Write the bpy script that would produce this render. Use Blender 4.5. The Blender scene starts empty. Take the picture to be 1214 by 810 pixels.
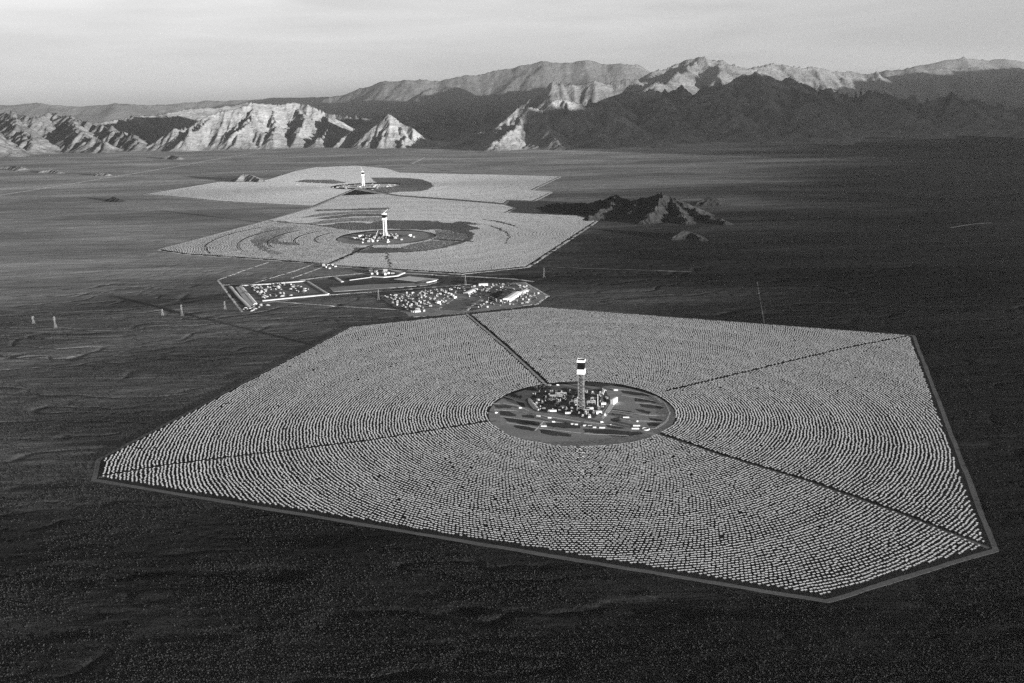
import bpy, math, random
import numpy as np
from mathutils import Vector, Matrix

R = math.radians
rng = np.random.default_rng(7)
random.seed(7)
sc = bpy.context.scene
COL = sc.collection

# ------------------------------------------------------------------ camera model (photo measured on a 1214 x 810 grid)
FPX, CAMH, HOR = 1065.0, 800.0, 116.0
ROLL = math.radians(1.2)
PITCH = math.atan((405 - HOR) / FPX)

def ray(u, v):
    a, b = u - 607, v - 405
    dx = (a * math.cos(ROLL) - b * math.sin(ROLL)) / FPX; dy = -(a * math.sin(ROLL) + b * math.cos(ROLL)) / FPX
    return dx, math.cos(PITCH) + dy * math.sin(PITCH), -math.sin(PITCH) + dy * math.cos(PITCH)

def G(u, v, z=0.0):                     # photo point -> point on the valley floor
    a, b, c = ray(u, v); t = (CAMH - z) / -c
    return (a * t, b * t)

def W(u, v, Y):                         # photo point at a known distance -> x, y, z
    a, b, c = ray(u, v); t = Y / b
    return (a * t, Y, CAMH + c * t)

def RBase(*uvb): return [W(u, v, G(u, vb)[1]) for u, v, vb in uvb]
def GP(pts): return [G(u, v) for u, v in pts]

SUN_AZ = R(-40.0)                       # direction towards the sun on the plan, from +X
SUN_EL = R(3.2)

# ------------------------------------------------------------------ properties
def tag(o, label=None, cat=None, group=None, kind=None):
    if label: o['label'] = label
    if cat: o['category'] = cat
    if group: o['group'] = group
    if kind: o['kind'] = kind
    return o

def link_mesh(name, verts, faces, mats, midx=None, smooth=False, parent=None):
    me = bpy.data.meshes.new(name)
    if isinstance(verts, np.ndarray) and isinstance(faces, np.ndarray):
        nv, nf, k = len(verts), len(faces), faces.shape[1]
        me.vertices.add(nv); me.vertices.foreach_set('co', verts.astype(np.float32).ravel())
        me.loops.add(nf * k); me.loops.foreach_set('vertex_index', faces.astype(np.int32).ravel())
        me.polygons.add(nf); me.polygons.foreach_set('loop_start', np.arange(0, nf * k, k, dtype=np.int32))
        if midx is not None: me.polygons.foreach_set('material_index', np.asarray(midx, dtype=np.int32))
        if not smooth: me.attributes.new('sharp_face', 'BOOLEAN', 'FACE').data.foreach_set('value', np.ones(nf, dtype=bool))
        me.update(calc_edges=True)
    else:
        me.from_pydata([tuple(v) for v in verts], [], [tuple(f) for f in faces])
        if midx is not None: me.polygons.foreach_set('material_index', np.asarray(midx, dtype=np.int32))
        me.update()
    if not isinstance(mats, (list, tuple)): mats = [mats]
    for m in mats: me.materials.append(m)
    if smooth: me.polygons.foreach_set('use_smooth', np.ones(len(me.polygons), dtype=bool))
    o = bpy.data.objects.new(name, me); COL.objects.link(o)
    if parent: o.parent = parent
    return o

class MB:
    """collects solids; build() links them as one mesh object"""
    def __init__(s): s.v = []; s.f = []; s.m = []
    def add(s, vs, fs, mi=0):
        n = len(s.v); s.v += [tuple(q) for q in vs]; s.f += [tuple(i + n for i in f) for f in fs]; s.m += [mi] * len(fs)
    def box(s, cx, cy, z0, lx, ly, lz, rot=0.0, mi=0, taper=1.0):
        c, n = math.cos(rot), math.sin(rot); vs = []
        for z, k in ((z0, 1.0), (z0 + lz, taper)):
            for a, b in ((-1, -1), (1, -1), (1, 1), (-1, 1)):
                x = a * lx / 2 * k; y = b * ly / 2 * k
                vs.append((cx + x * c - y * n, cy + x * n + y * c, z))
        s.add(vs, [(3, 2, 1, 0), (4, 5, 6, 7), (0, 1, 5, 4), (1, 2, 6, 5), (2, 3, 7, 6), (3, 0, 4, 7)], mi)
    def gable(s, cx, cy, z0, lx, ly, h, rise, rot=0.0, mi=0, mr=1, over=0.4):
        s.box(cx, cy, z0, lx, ly, h, rot, mi)
        c, n = math.cos(rot), math.sin(rot)
        def P(x, y, z): return (cx + x * c - y * n, cy + x * n + y * c, z)
        X, Y = lx / 2 + over, ly / 2 + over; t = z0 + h + 0.02
        vs = [P(-X, -Y, t), P(X, -Y, t), P(X, Y, t), P(-X, Y, t), P(-X, 0, t + rise), P(X, 0, t + rise)]
        s.add(vs, [(0, 1, 5, 4), (2, 3, 4, 5), (0, 4, 3), (1, 2, 5), (3, 2, 1, 0)], mr)
    def tube(s, p, q, r, r2=None, n=8, mi=0):
        p = Vector(p); q = Vector(q); r2 = r if r2 is None else r2
        d = (q - p).normalized(); a = d.orthogonal().normalized(); b = d.cross(a); vs = []
        for c, rr in ((p, r), (q, r2)):
            for i in range(n):
                t = 2 * math.pi * i / n; vs.append(c + (a * math.cos(t) + b * math.sin(t)) * rr)
        fs = [(i, (i + 1) % n, n + (i + 1) % n, n + i) for i in range(n)]
        fs += [tuple(reversed(range(n))), tuple(range(n, 2 * n))]
        s.add(vs, fs, mi)
    def bar(s, p, q, w, mi=0): s.tube(p, q, w, n=4, mi=mi)
    def prism(s, pts, z0, z1, mi=0):
        n = len(pts); vs = [(x, y, z0) for x, y in pts] + [(x, y, z1) for x, y in pts]
        a = sum(pts[i][0] * pts[(i + 1) % n][1] - pts[(i + 1) % n][0] * pts[i][1] for i in range(n))
        if a < 0: vs = vs[:n][::-1] + vs[n:][::-1]
        s.add(vs, [tuple(reversed(range(n))), tuple(range(n, 2 * n))] + [(i, (i + 1) % n, n + (i + 1) % n, n + i) for i in range(n)], mi)
    def build(s, name, mats, parent=None, smooth=False):
        return link_mesh(name, s.v, s.f, mats, s.m, smooth, parent)

# ------------------------------------------------------------------ materials (all neutral: the photograph is black and white)
def newmat(name):
    m = bpy.data.materials.new(name); m.use_nodes = True
    nt = m.node_tree; b = nt.nodes['Principled BSDF']
    return m, nt, b

def N(nt, typ, **kw):
    n = nt.nodes.new(typ)
    for k, v in kw.items():
        if k.startswith('i_'):
            key = k[2:].replace('_', ' ')
            n.inputs[key].default_value = v
        else: setattr(n, k, v)
    return n

def L(nt, a, b): nt.links.new(a, b)

def math_node(nt, op, a, b=None, c=None):
    n = nt.nodes.new('ShaderNodeMath'); n.operation = op
    for i, v in enumerate((a, b, c)):
        if v is None: continue
        if isinstance(v, (int, float)): n.inputs[i].default_value = v
        else: nt.links.new(v, n.inputs[i])
    return n.outputs[0]

def noise(nt, vec, scale, detail=4, rough=0.55, dist=0.0, stretch=None, rotz=0.0):
    if stretch or rotz:
        mp = nt.nodes.new('ShaderNodeMapping'); mp.inputs['Scale'].default_value = stretch or (1, 1, 1)
        mp.inputs['Rotation'].default_value = (0, 0, rotz)
        nt.links.new(vec, mp.inputs['Vector']); vec = mp.outputs[0]
    n = nt.nodes.new('ShaderNodeTexNoise'); n.inputs['Scale'].default_value = scale
    n.inputs['Detail'].default_value = detail; n.inputs['Roughness'].default_value = rough
    n.inputs['Distortion'].default_value = dist
    nt.links.new(vec, n.inputs['Vector'])
    return n.outputs['Fac']

def ramp(nt, fac, stops):
    r = nt.nodes.new('ShaderNodeValToRGB'); e = r.color_ramp.elements
    while len(e) < len(stops): e.new(0.5)
    for k, (p, g) in zip(e, stops): k.position = p; k.color = (g, g, g, 1)
    nt.links.new(fac, r.inputs[0]); return r.outputs[0]

def grey(name, g, rough=0.7, metal=0.0, var=0.25, scale=0.3, spec=0.5):
    m, nt, b = newmat(name)
    tc = N(nt, 'ShaderNodeTexCoord')
    f = noise(nt, tc.outputs['Object'], scale, 5)
    c = ramp(nt, f, [(0.3, g * (1 - var)), (0.7, min(1, g * (1 + var * 0.5)))])
    L(nt, c, b.inputs['Base Color'])
    b.inputs['Roughness'].default_value = rough; b.inputs['Metallic'].default_value = metal; b.inputs['Specular IOR Level'].default_value = spec
    return m

M_white = grey('white_paint', 0.62, 0.45, var=0.12)
M_roof = grey('pale_metal_roof', 0.62, 0.4, var=0.15)
M_light = grey('light_grey_steel', 0.5, 0.45, var=0.2)
M_mid = grey('grey_steel', 0.26, 0.5, var=0.3)
M_dark = grey('dark_equipment', 0.05, 0.8, var=0.5, spec=0.2)
M_paint = grey('dusty_white_paint', 0.5, 0.6, var=0.3)
M_black = grey('receiver_black', 0.008, 0.9, var=0.2, spec=0.05)
M_lattice = grey('weathered_lattice_steel', 0.2, 0.55, var=0.7, scale=0.15)
M_glass = grey('window_glass', 0.03, 0.1, var=0.1)
M_tyre = grey('rubber', 0.02, 0.8)
M_gravel = grey('graded_gravel', 0.52, 0.95, var=0.25, scale=0.05)
M_berm = grey('pale_earth_bank', 0.55, 0.95, var=0.25, scale=0.06)
M_heap = grey('spoil_heap_earth', 0.3, 0.95, var=0.3)
M_yard = grey('dark_yard_paving', 0.055, 0.9, var=0.6, scale=0.08)
M_dust = grey('bright_powdery_soil', 0.62, 0.95, var=0.35, scale=0.02)
M_water = grey('dark_pond_lining', 0.03, 0.25, var=0.3, scale=0.05)
M_pave = grey('asphalt_lot', 0.10, 0.9, var=0.25, scale=0.05)

def ground_mat(name, stops, bumps, patch_scale=1 / 900.0, k=1.0, pos_tone=False):
    """dry soil with scrub: value noise at three scales, bump for hummocks and washes"""
    m, nt, b = newmat(name)
    geo = N(nt, 'ShaderNodeNewGeometry'); P = geo.outputs['Position']
    big = noise(nt, P, patch_scale, 5, 0.6, 0.6, stretch=(0.55, 1.3, 1), rotz=R(12))
    mid = noise(nt, P, 1 / 90.0, 5, 0.65, 1.2, stretch=(0.3, 1.5, 1), rotz=R(14))
    fine = noise(nt, P, 1 / 4.5, 3, 0.75)
    a = math_node(nt, 'MULTIPLY', big, 0.36); c = math_node(nt, 'MULTIPLY', mid, 0.22); d = math_node(nt, 'MULTIPLY', fine, 0.42)
    s = math_node(nt, 'ADD', math_node(nt, 'ADD', a, c), d)
    col = ramp(nt, s, stops)
    if pos_tone:                                  # base colour scaled by position: paler far left, darker near and right, irregular edge
        sx = nt.nodes.new('ShaderNodeSeparateXYZ'); L(nt, P, sx.inputs[0])
        e = math_node(nt, 'ADD', math_node(nt, 'MULTIPLY', sx.outputs[0], -1 / 5200.0), math_node(nt, 'MULTIPLY', sx.outputs[1], 1 / 9500.0))
        wob = math_node(nt, 'MULTIPLY', math_node(nt, 'SUBTRACT', noise(nt, P, 1 / 2600.0, 6, 0.62, 0.8, stretch=(0.5, 1.6, 1), rotz=R(10)), 0.5), 1.5)
        e = math_node(nt, 'ADD', e, wob)
        mrn = nt.nodes.new('ShaderNodeMapRange'); mrn.interpolation_type = 'SMOOTHSTEP'; L(nt, e, mrn.inputs['Value'])
        mrn.inputs['From Min'].default_value = 0.1; mrn.inputs['From Max'].default_value = 1.2; mrn.inputs['To Min'].default_value = 0.26; mrn.inputs['To Max'].default_value = 3.4
        vm = nt.nodes.new('ShaderNodeVectorMath'); vm.operation = 'SCALE'; L(nt, col, vm.inputs[0]); L(nt, mrn.outputs[0], vm.inputs['Scale']); col = vm.outputs[0]
    L(nt, col, b.inputs['Base Color'])
    b.inputs['Roughness'].default_value = 1.0
    b.inputs['Specular IOR Level'].default_value = 0.0
    h = None
    for sc_, amp, det, st in bumps:
        x = math_node(nt, 'MULTIPLY', noise(nt, P, sc_, det, 0.6, 0.4, stretch=st, rotz=R(14)), amp * k)
        h = x if h is None else math_node(nt, 'ADD', h, x)
    bp = N(nt, 'ShaderNodeBump'); bp.inputs['Strength'].default_value = 1.0; bp.inputs['Distance'].default_value = 1.0
    L(nt, h, bp.inputs['Height']); L(nt, bp.outputs[0], b.inputs['Normal'])
    return m

M_desert = ground_mat('desert_scrub_soil', [(0.38, 0.03), (0.47, 0.06), (0.54, 0.09), (0.64, 0.18)],
                      [(1 / 4.5, 1.3, 3, None), (1 / 40.0, 2.4, 4, (0.35, 1.7, 1)), (1 / 420.0, 26.0, 5, (0.3, 1.5, 1))], pos_tone=True)
M_field = ground_mat('cleared_field_soil', [(0.35, 0.014), (0.65, 0.045)], [(1 / 6.0, 0.5, 3, None)])
M_pad = ground_mat('graded_pad_soil', [(0.35, 0.17), (0.65, 0.34)], [(1 / 9.0, 0.25, 3, None)], 1 / 60.0)
M_strip = ground_mat('scrub_left_on_pad', [(0.35, 0.03), (0.65, 0.10)], [(1 / 5.0, 0.8, 3, None)], 1 / 60.0)
M_road = ground_mat('dirt_road', [(0.35, 0.42), (0.65, 0.62)], [(1 / 6.0, 0.15, 3, None)], 1 / 60.0)
M_road_dark = ground_mat('perimeter_dirt_road', [(0.35, 0.09), (0.65, 0.17)], [(1 / 6.0, 0.15, 3, None)], 1 / 60.0)

def rock_mat(name, lo, hi, cell):
    m, nt, b = newmat(name)
    geo = N(nt, 'ShaderNodeNewGeometry'); P = geo.outputs['Position']
    big = noise(nt, P, 1 / (cell * 30), 5, 0.6, 0.8)
    strata = noise(nt, P, 1 / (cell * 5), 5, 0.65, 1.0, stretch=(0.35, 0.35, 2.2))
    s = math_node(nt, 'ADD', math_node(nt, 'MULTIPLY', big, 0.5), math_node(nt, 'MULTIPLY', strata, 0.5))
    L(nt, ramp(nt, s, [(0.36, lo), (0.64, hi)]), b.inputs['Base Color'])
    b.inputs['Roughness'].default_value = 1.0; b.inputs['Specular IOR Level'].default_value = 0.05
    h = math_node(nt, 'MULTIPLY', noise(nt, P, 1 / (cell * 2.5), 5, 0.65, 0.5), cell * 1.3)
    bp = N(nt, 'ShaderNodeBump'); bp.inputs['Strength'].default_value = 1.0; bp.inputs['Distance'].default_value = 1.0
    L(nt, h, bp.inputs['Height']); L(nt, bp.outputs[0], b.inputs['Normal'])
    return m

# mirrors: glass over silver, and the dull steel backs
def mirror_mat():
    m, nt, b = newmat('heliostat_mirror')
    b.inputs['Metallic'].default_value = 1.0; b.inputs['Roughness'].default_value = 0.06
    b.inputs['Base Color'].default_value = (0.9, 0.9, 0.9, 1)
    return m
M_mirror = mirror_mat()
M_back = grey('heliostat_steel_back', 0.10, 0.6, var=0.2)

# ------------------------------------------------------------------ numpy noise
def hash2(ix, iy, seed):
    x = (ix.astype(np.int64) * 374761393 + iy.astype(np.int64) * 668265263 + seed * 974634777) & 0xffffffff
    x = ((x ^ (x >> 13)) * 1274126177) & 0xffffffff
    x = (x ^ (x >> 16)) & 0xffffffff
    return x / 4294967295.0

def vnoise(x, y, seed=0):
    ix = np.floor(x); iy = np.floor(y); fx = x - ix; fy = y - iy
    ux = fx * fx * fx * (fx * (fx * 6 - 15) + 10); uy = fy * fy * fy * (fy * (fy * 6 - 15) + 10)
    ix = ix.astype(np.int64); iy = iy.astype(np.int64)
    a = hash2(ix, iy, seed); b = hash2(ix + 1, iy, seed); c = hash2(ix, iy + 1, seed); d = hash2(ix + 1, iy + 1, seed)
    return (a + (b - a) * ux + (c - a) * uy + (a - b - c + d) * ux * uy) * 2 - 1

def fbm(x, y, octv=5, seed=0, gain=0.5):
    s = np.zeros_like(x); a = 1.0; t = 0
    for o in range(octv):
        s += a * vnoise(x * 2.03 ** o + o * 17.3, y * 2.03 ** o - o * 9.1, seed + o); t += a; a *= gain
    return s / t

def gullies(px, py, dx, dy, seed):
    """stripes that run down the slope (dx, dy is across it): value and derivatives"""
    ix = np.floor(px); iy = np.floor(py); fx = px - ix; fy = py - iy
    va = np.zeros_like(px); vx = np.zeros_like(px); vy = np.zeros_like(px); wt = np.zeros_like(px)
    for i in range(-1, 3):
        for j in range(-1, 3):
            ci = (ix + i).astype(np.int64); cj = (iy + j).astype(np.int64)
            hx = hash2(ci, cj, seed) * 0.5; hy = hash2(ci, cj, seed + 91) * 0.5
            ax = fx - i - hx + .25; ay = fy - j - hy + .25
            w = np.exp(-(ax * ax + ay * ay) * 2.0); wt += w
            mag = (ax * dx + ay * dy) * 2 * math.pi
            va += np.cos(mag) * w; s = -np.sin(mag) * w; vx += s * dx; vy += s * dy
    return va / wt, vx / wt, vy / wt

def erode(X, Y, base, cell0, amp, octs=4, seed=3, slope_k=1.0, branch=1.3):
    """adds ridge-and-gully relief that follows the slope of BASE"""
    step = X[0, 1] - X[0, 0]
    gy, gx = np.gradient(base, step)
    hx = np.zeros_like(X); hy = np.zeros_like(X); out = np.zeros_like(X); a = 1.0; f = 1.0; tot = 0
    sl = np.sqrt(gx * gx + gy * gy) + 1e-6
    nx, ny = gx / sl, gy / sl; k = np.clip(sl / 0.10, 0, 1) * slope_k
    for o in range(octs):
        dx = (ny * k + hy * branch * 0.5); dy = (-nx * k - hx * branch * 0.5)
        dn = np.sqrt(dx * dx + dy * dy) + 1e-6; lim = np.minimum(dn, 1.3) / dn
        v, gx2, gy2 = gullies(X / cell0 * f, Y / cell0 * f, dx * lim, dy * lim, seed + o * 7)
        out += a * v; hx += gx2 * a; hy += gy2 * a; tot += a
        a *= 0.52; f *= 2.0
    return out / tot * amp

def mountain(name, label, ridges, cell, width, mat, erode_amp=0.16, gully=700, power=1.15, seed=1, warp=0.22, octs=4, z_floor=-6.0, kmin=0.0, noise_amp=0.07):
    """ridges: polylines of (x, y, z); width = run per unit rise"""
    P = np.array([p for r in ridges for p in r], float)
    pad = max(P[:, 2].max() * width * 1.15, cell * 4)
    x0, x1 = P[:, 0].min() - pad, P[:, 0].max() + pad; y0, y1 = P[:, 1].min() - pad, P[:, 1].max() + pad
    nx, ny = int((x1 - x0) / cell) + 1, int((y1 - y0) / cell) + 1
    X, Y = np.meshgrid(x0 + np.arange(nx) * cell, y0 + np.arange(ny) * cell)
    sc_ = gully * 2.2
    wx = X + fbm(X / sc_, Y / sc_, 4, seed + 50) * gully * warp
    wy = Y + fbm(X / sc_ + 40, Y / sc_ + 13, 4, seed + 60) * gully * warp
    H = np.full_like(X, -1e3)
    for r in ridges:
        for (ax, ay, az), (bx, by, bz) in zip(r[:-1], r[1:]):
            ex, ey = bx - ax, by - ay; LL = ex * ex + ey * ey + 1e-9
            t = np.clip(((wx - ax) * ex + (wy - ay) * ey) / LL, 0, 1)
            d = np.hypot(wx - ax - ex * t, wy - ay - ey * t)
            z = az + (bz - az) * t
            run = z * width + 1e-6
            q = np.clip(1 - d / run, -0.3, 1)
            h = np.where(q > 0, z * np.maximum(q, 0) ** power, q * z * 0.35)
            k = 0.04 * max(az, bz)
            H = np.maximum(H, h) + np.where((h > 0) & (H > 0), k * np.exp(-np.abs(H - h) / k) * 0.25, 0)
    top = P[:, 2].max()
    m = np.clip(H / (0.16 * top), 0, 1)
    H2 = H + top * noise_amp * fbm(X / (gully * 1.6), Y / (gully * 1.6), 5, seed) * m
    E = erode(X, Y, H2, gully, top * erode_amp, octs, seed)
    E2 = (E - top * erode_amp * 0.25) * np.clip(1.35 - 0.75 * H / top, 0.45, 1) * np.clip(H / (0.22 * top), 0, 1) ** 0.7
    H2 = H2 + E2 + fbm(X / (cell * 7), Y / (cell * 7), 3, seed + 5) * cell * 0.35 * m
    Z = np.maximum(H2, z_floor * 3)
    idx = np.arange(nx * ny).reshape(ny, nx)
    keep = (np.maximum.reduce([Z[:-1, :-1], Z[1:, :-1], Z[:-1, 1:], Z[1:, 1:]]) > z_floor)
    F = np.stack([idx[:-1, :-1], idx[:-1, 1:], idx[1:, 1:], idx[1:, :-1]], -1)[keep]
    used, inv = np.unique(F, return_inverse=True)
    V = np.stack([X, Y, Z], -1).reshape(-1, 3)[used]
    o = link_mesh(name, V, inv.reshape(F.shape), mat, smooth=True)
    return tag(o, label, 'mountains' if 'mount' in name else 'hill', kind='structure')

# ------------------------------------------------------------------ polygons of the site
F1 = GP([(117, 545), (413, 388), (640, 364), (1083, 398), (1180, 652), (980, 713), (111, 569)])
F2 = GP([(187, 296.5), (318, 261.5), (372, 246), (420, 224.5), (470, 233), (540, 238), (598, 243), (611, 247), (600, 252.5), (684, 256), (708, 262.5), (626, 317),
         (548, 325), (400, 316), (377, 313), (284, 306), (217, 301.5)])
F3 = GP([(170, 231), (259, 216), (300, 216), (318, 213), (350, 203), (380, 197.5), (420, 196.5), (459, 200), (474, 205), (560, 207), (665, 209.5), (630, 226), (654, 228.5), (632, 239),
         (603, 238), (598, 242), (540, 237), (470, 232), (424, 223), (372, 245), (259, 239), (200, 233)])
T1, T2, T3 = G(689, 487), G(457, 281), G(431, 221)

def inside(px, py, poly, shrink=0.0):
    c = np.zeros(px.shape, bool); n = len(poly); dmin = np.full(px.shape, 1e9)
    for i in range(n):
        x1, y1 = poly[i]; x2, y2 = poly[(i + 1) % n]
        cond = ((y1 > py) != (y2 > py)) & (px < (x2 - x1) * (py - y1) / (y2 - y1 + 1e-12) + x1)
        c ^= cond
        ex, ey = x2 - x1, y2 - y1
        t = np.clip(((px - x1) * ex + (py - y1) * ey) / (ex * ex + ey * ey), 0, 1)
        dmin = np.minimum(dmin, np.hypot(px - x1 - ex * t, py - y1 - ey * t))
    return c & (dmin > shrink), dmin

# ------------------------------------------------------------------ ground sheet
def axis(lo, a, b, hi, s, grow=1.06):
    mid = list(np.arange(a, b + s, s)); up = []; x = mid[-1]; d = s
    while x < hi: d *= grow; x += d; up.append(x)
    dn = []; x = a; d = s
    while x > lo: d *= grow; x -= d; dn.append(x)
    return np.array(dn[::-1] + mid + up)
gx_ = axis(-160000, -1900, 1900, 160000, 6.0, 1.09)
gy_ = axis(-25000, 1000, 3600, 200000, 6.0, 1.02)
X, Y = np.meshgrid(gx_, gy_)
def ground_h(X, Y):
    # shallow washes that run roughly across the view, and low hummocks; never above 0
    wxx = X / 520.0 + 0.5 * fbm(X / 700, Y / 500, 3, 5); wyy = Y / 75.0 + 2.2 * fbm(X / 420, Y / 300, 4, 6)
    n = vnoise(wxx, wyy, 8); wash = np.exp(-(n / 0.07) ** 2)
    n2 = vnoise(X / 260 + 9, Y / 42.0 + 1.8 * fbm(X / 260, Y / 200, 3, 26), 18); w2 = np.exp(-(n2 / 0.08) ** 2)
    hum = fbm(X / 38, Y / 22, 4, 9)
    sel = np.clip(fbm(X / 900, Y / 500, 3, 77) * 2.5 + 0.5, 0, 1)
    rip = fbm(X / 150, Y / 13.0 + 1.5 * fbm(X / 120, Y / 90, 2, 36), 3, 37)
    return -(3.2 * wash * sel + 1.6 * w2 * (1 - sel)) + 0.75 * hum + 0.3 * rip
def gz(X, Y):
    """final height of the valley floor"""
    ins, d = inside(X, Y, F1)
    mask = np.where(ins, 0, np.clip((d - 12) / 60.0, 0, 1))
    far = np.clip((np.hypot(X, Y) - 4200) / 1800, 0, 1)
    return ground_h(X, Y) * mask * (1 - far) - 0.05
def gz1(x, y): return float(gz(np.array([[x]]), np.array([[y]]))[0, 0])
Z = gz(X, Y)
ny, nx = Z.shape
idx = np.arange(nx * ny).reshape(ny, nx)
Fq = np.stack([idx[:-1, :-1], idx[:-1, 1:], idx[1:, 1:], idx[1:, :-1]], -1).reshape(-1, 4)
g = link_mesh('ground', np.stack([X, Y, Z], -1).reshape(-1, 3), Fq, M_desert, smooth=True)
tag(g, 'dark desert valley floor of dry soil and scrub', 'ground', kind='structure')

# ------------------------------------------------------------------ mountains
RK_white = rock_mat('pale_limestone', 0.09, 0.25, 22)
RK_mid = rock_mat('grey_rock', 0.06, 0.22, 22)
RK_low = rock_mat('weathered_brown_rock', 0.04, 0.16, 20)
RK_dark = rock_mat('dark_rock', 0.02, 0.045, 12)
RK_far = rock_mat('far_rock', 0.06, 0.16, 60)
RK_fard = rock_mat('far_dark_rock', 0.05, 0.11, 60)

def RL(Y, *uv): return [W(u, v, Y) if not isinstance(u, tuple) else None for u, v in uv]
def RW(*uvY): return [W(u, v, y) for u, v, y in uvY]

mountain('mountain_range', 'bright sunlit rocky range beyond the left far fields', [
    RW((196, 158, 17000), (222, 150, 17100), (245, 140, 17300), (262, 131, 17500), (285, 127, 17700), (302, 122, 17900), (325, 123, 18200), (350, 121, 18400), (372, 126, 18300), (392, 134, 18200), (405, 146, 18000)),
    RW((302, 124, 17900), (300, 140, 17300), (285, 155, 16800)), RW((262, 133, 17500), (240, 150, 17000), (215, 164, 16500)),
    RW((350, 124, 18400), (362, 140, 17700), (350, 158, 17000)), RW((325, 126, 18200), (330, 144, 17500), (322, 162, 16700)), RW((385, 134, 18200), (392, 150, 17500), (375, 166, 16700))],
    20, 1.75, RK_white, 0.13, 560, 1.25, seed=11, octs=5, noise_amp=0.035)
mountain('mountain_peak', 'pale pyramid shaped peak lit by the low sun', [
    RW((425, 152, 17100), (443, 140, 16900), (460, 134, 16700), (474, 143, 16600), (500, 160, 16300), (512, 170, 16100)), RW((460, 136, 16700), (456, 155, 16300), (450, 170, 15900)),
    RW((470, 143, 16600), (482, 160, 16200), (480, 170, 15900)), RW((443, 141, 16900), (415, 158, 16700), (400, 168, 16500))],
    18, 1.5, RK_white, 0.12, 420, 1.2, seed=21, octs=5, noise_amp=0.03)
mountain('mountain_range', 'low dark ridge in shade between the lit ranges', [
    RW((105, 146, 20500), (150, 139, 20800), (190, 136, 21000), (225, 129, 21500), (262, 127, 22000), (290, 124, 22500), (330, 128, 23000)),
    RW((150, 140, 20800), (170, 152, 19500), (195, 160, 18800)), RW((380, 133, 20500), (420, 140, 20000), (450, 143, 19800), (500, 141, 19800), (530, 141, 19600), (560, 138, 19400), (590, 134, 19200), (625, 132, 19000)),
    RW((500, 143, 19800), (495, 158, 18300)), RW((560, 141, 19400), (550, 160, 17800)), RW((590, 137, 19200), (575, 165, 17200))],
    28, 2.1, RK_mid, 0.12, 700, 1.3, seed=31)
mountain('mountain_range', 'broken low sunlit hills at the left edge', [
    RW((-60, 132, 20000), (-20, 134, 19500), (10, 134, 19000), (40, 139, 18500), (60, 132, 19500), (85, 139, 18800), (118, 147, 18500), (150, 157, 17500), (165, 163, 17000)),
    RW((10, 136, 19000), (20, 150, 17500), (40, 162, 16600)), RW((-40, 140, 18500), (-20, 152, 17000), (0, 165, 15800)), RW((85, 142, 18800), (95, 155, 17300), (120, 166, 16600))],
    24, 1.9, RK_low, 0.16, 420, 1.15, seed=41)
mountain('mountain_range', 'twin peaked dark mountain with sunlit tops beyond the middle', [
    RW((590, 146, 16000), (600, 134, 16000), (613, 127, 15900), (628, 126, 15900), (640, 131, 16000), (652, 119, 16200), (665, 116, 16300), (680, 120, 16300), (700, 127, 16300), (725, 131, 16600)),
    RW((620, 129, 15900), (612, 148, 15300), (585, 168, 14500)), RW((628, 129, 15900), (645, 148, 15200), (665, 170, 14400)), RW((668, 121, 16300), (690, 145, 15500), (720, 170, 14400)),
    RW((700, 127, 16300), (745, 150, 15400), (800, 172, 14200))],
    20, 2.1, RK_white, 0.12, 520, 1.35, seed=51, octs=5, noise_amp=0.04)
mountain('mountain_range', 'long dark gullied massif across the right with a pointed summit', [
    RW((715, 122, 18500), (740, 112, 19500), (780, 106, 20000), (830, 104, 20000), (868, 95, 20000), (884, 87, 20000), (898, 84, 20000), (906, 88, 20000), (913, 93, 20000), (935, 95, 20000), (944, 97, 20000), (950, 104, 20000),
       (1000, 108, 19500), (1045, 108, 19300), (1060, 116, 19000), (1095, 117, 18800), (1115, 115, 18600), (1130, 112, 18500), (1146, 118, 18500), (1180, 125, 18500), (1214, 128, 18500), (1290, 131, 18500)),
    RW((780, 108, 20000), (790, 130, 18000), (800, 150, 16000)), RW((868, 98, 20000), (850, 125, 18000), (880, 148, 16200), (900, 165, 14800)), RW((935, 98, 20000), (960, 125, 18000), (985, 150, 15800), (1010, 172, 14000)),
    RW((1045, 110, 19300), (1070, 135, 17000), (1110, 155, 15500)), RW((1130, 115, 18500), (1170, 140, 16500), (1214, 156, 15200), (1260, 165, 14700)), RW((960, 158, 15000), (990, 166, 14300), (1030, 182, 13300))],
    30, 2.9, RK_mid, 0.20, 750, 1.4, seed=61, octs=4, warp=0.12, noise_amp=0.04)
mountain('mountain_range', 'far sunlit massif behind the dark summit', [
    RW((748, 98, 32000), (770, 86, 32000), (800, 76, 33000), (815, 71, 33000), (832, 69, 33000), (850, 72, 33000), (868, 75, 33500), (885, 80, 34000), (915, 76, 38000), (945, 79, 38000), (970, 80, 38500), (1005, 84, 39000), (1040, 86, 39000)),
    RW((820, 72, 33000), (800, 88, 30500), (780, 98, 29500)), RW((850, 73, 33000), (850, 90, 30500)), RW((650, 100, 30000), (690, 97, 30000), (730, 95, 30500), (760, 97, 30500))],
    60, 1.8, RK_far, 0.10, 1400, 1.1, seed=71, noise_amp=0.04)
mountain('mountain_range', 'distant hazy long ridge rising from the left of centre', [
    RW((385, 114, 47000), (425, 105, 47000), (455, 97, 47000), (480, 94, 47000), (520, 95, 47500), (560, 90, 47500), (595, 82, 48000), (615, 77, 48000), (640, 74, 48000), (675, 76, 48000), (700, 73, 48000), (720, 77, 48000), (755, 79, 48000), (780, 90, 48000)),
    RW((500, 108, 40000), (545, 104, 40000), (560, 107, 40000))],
    90, 2.1, RK_fard, 0.05, 2000, 1.15, seed=81)
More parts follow.
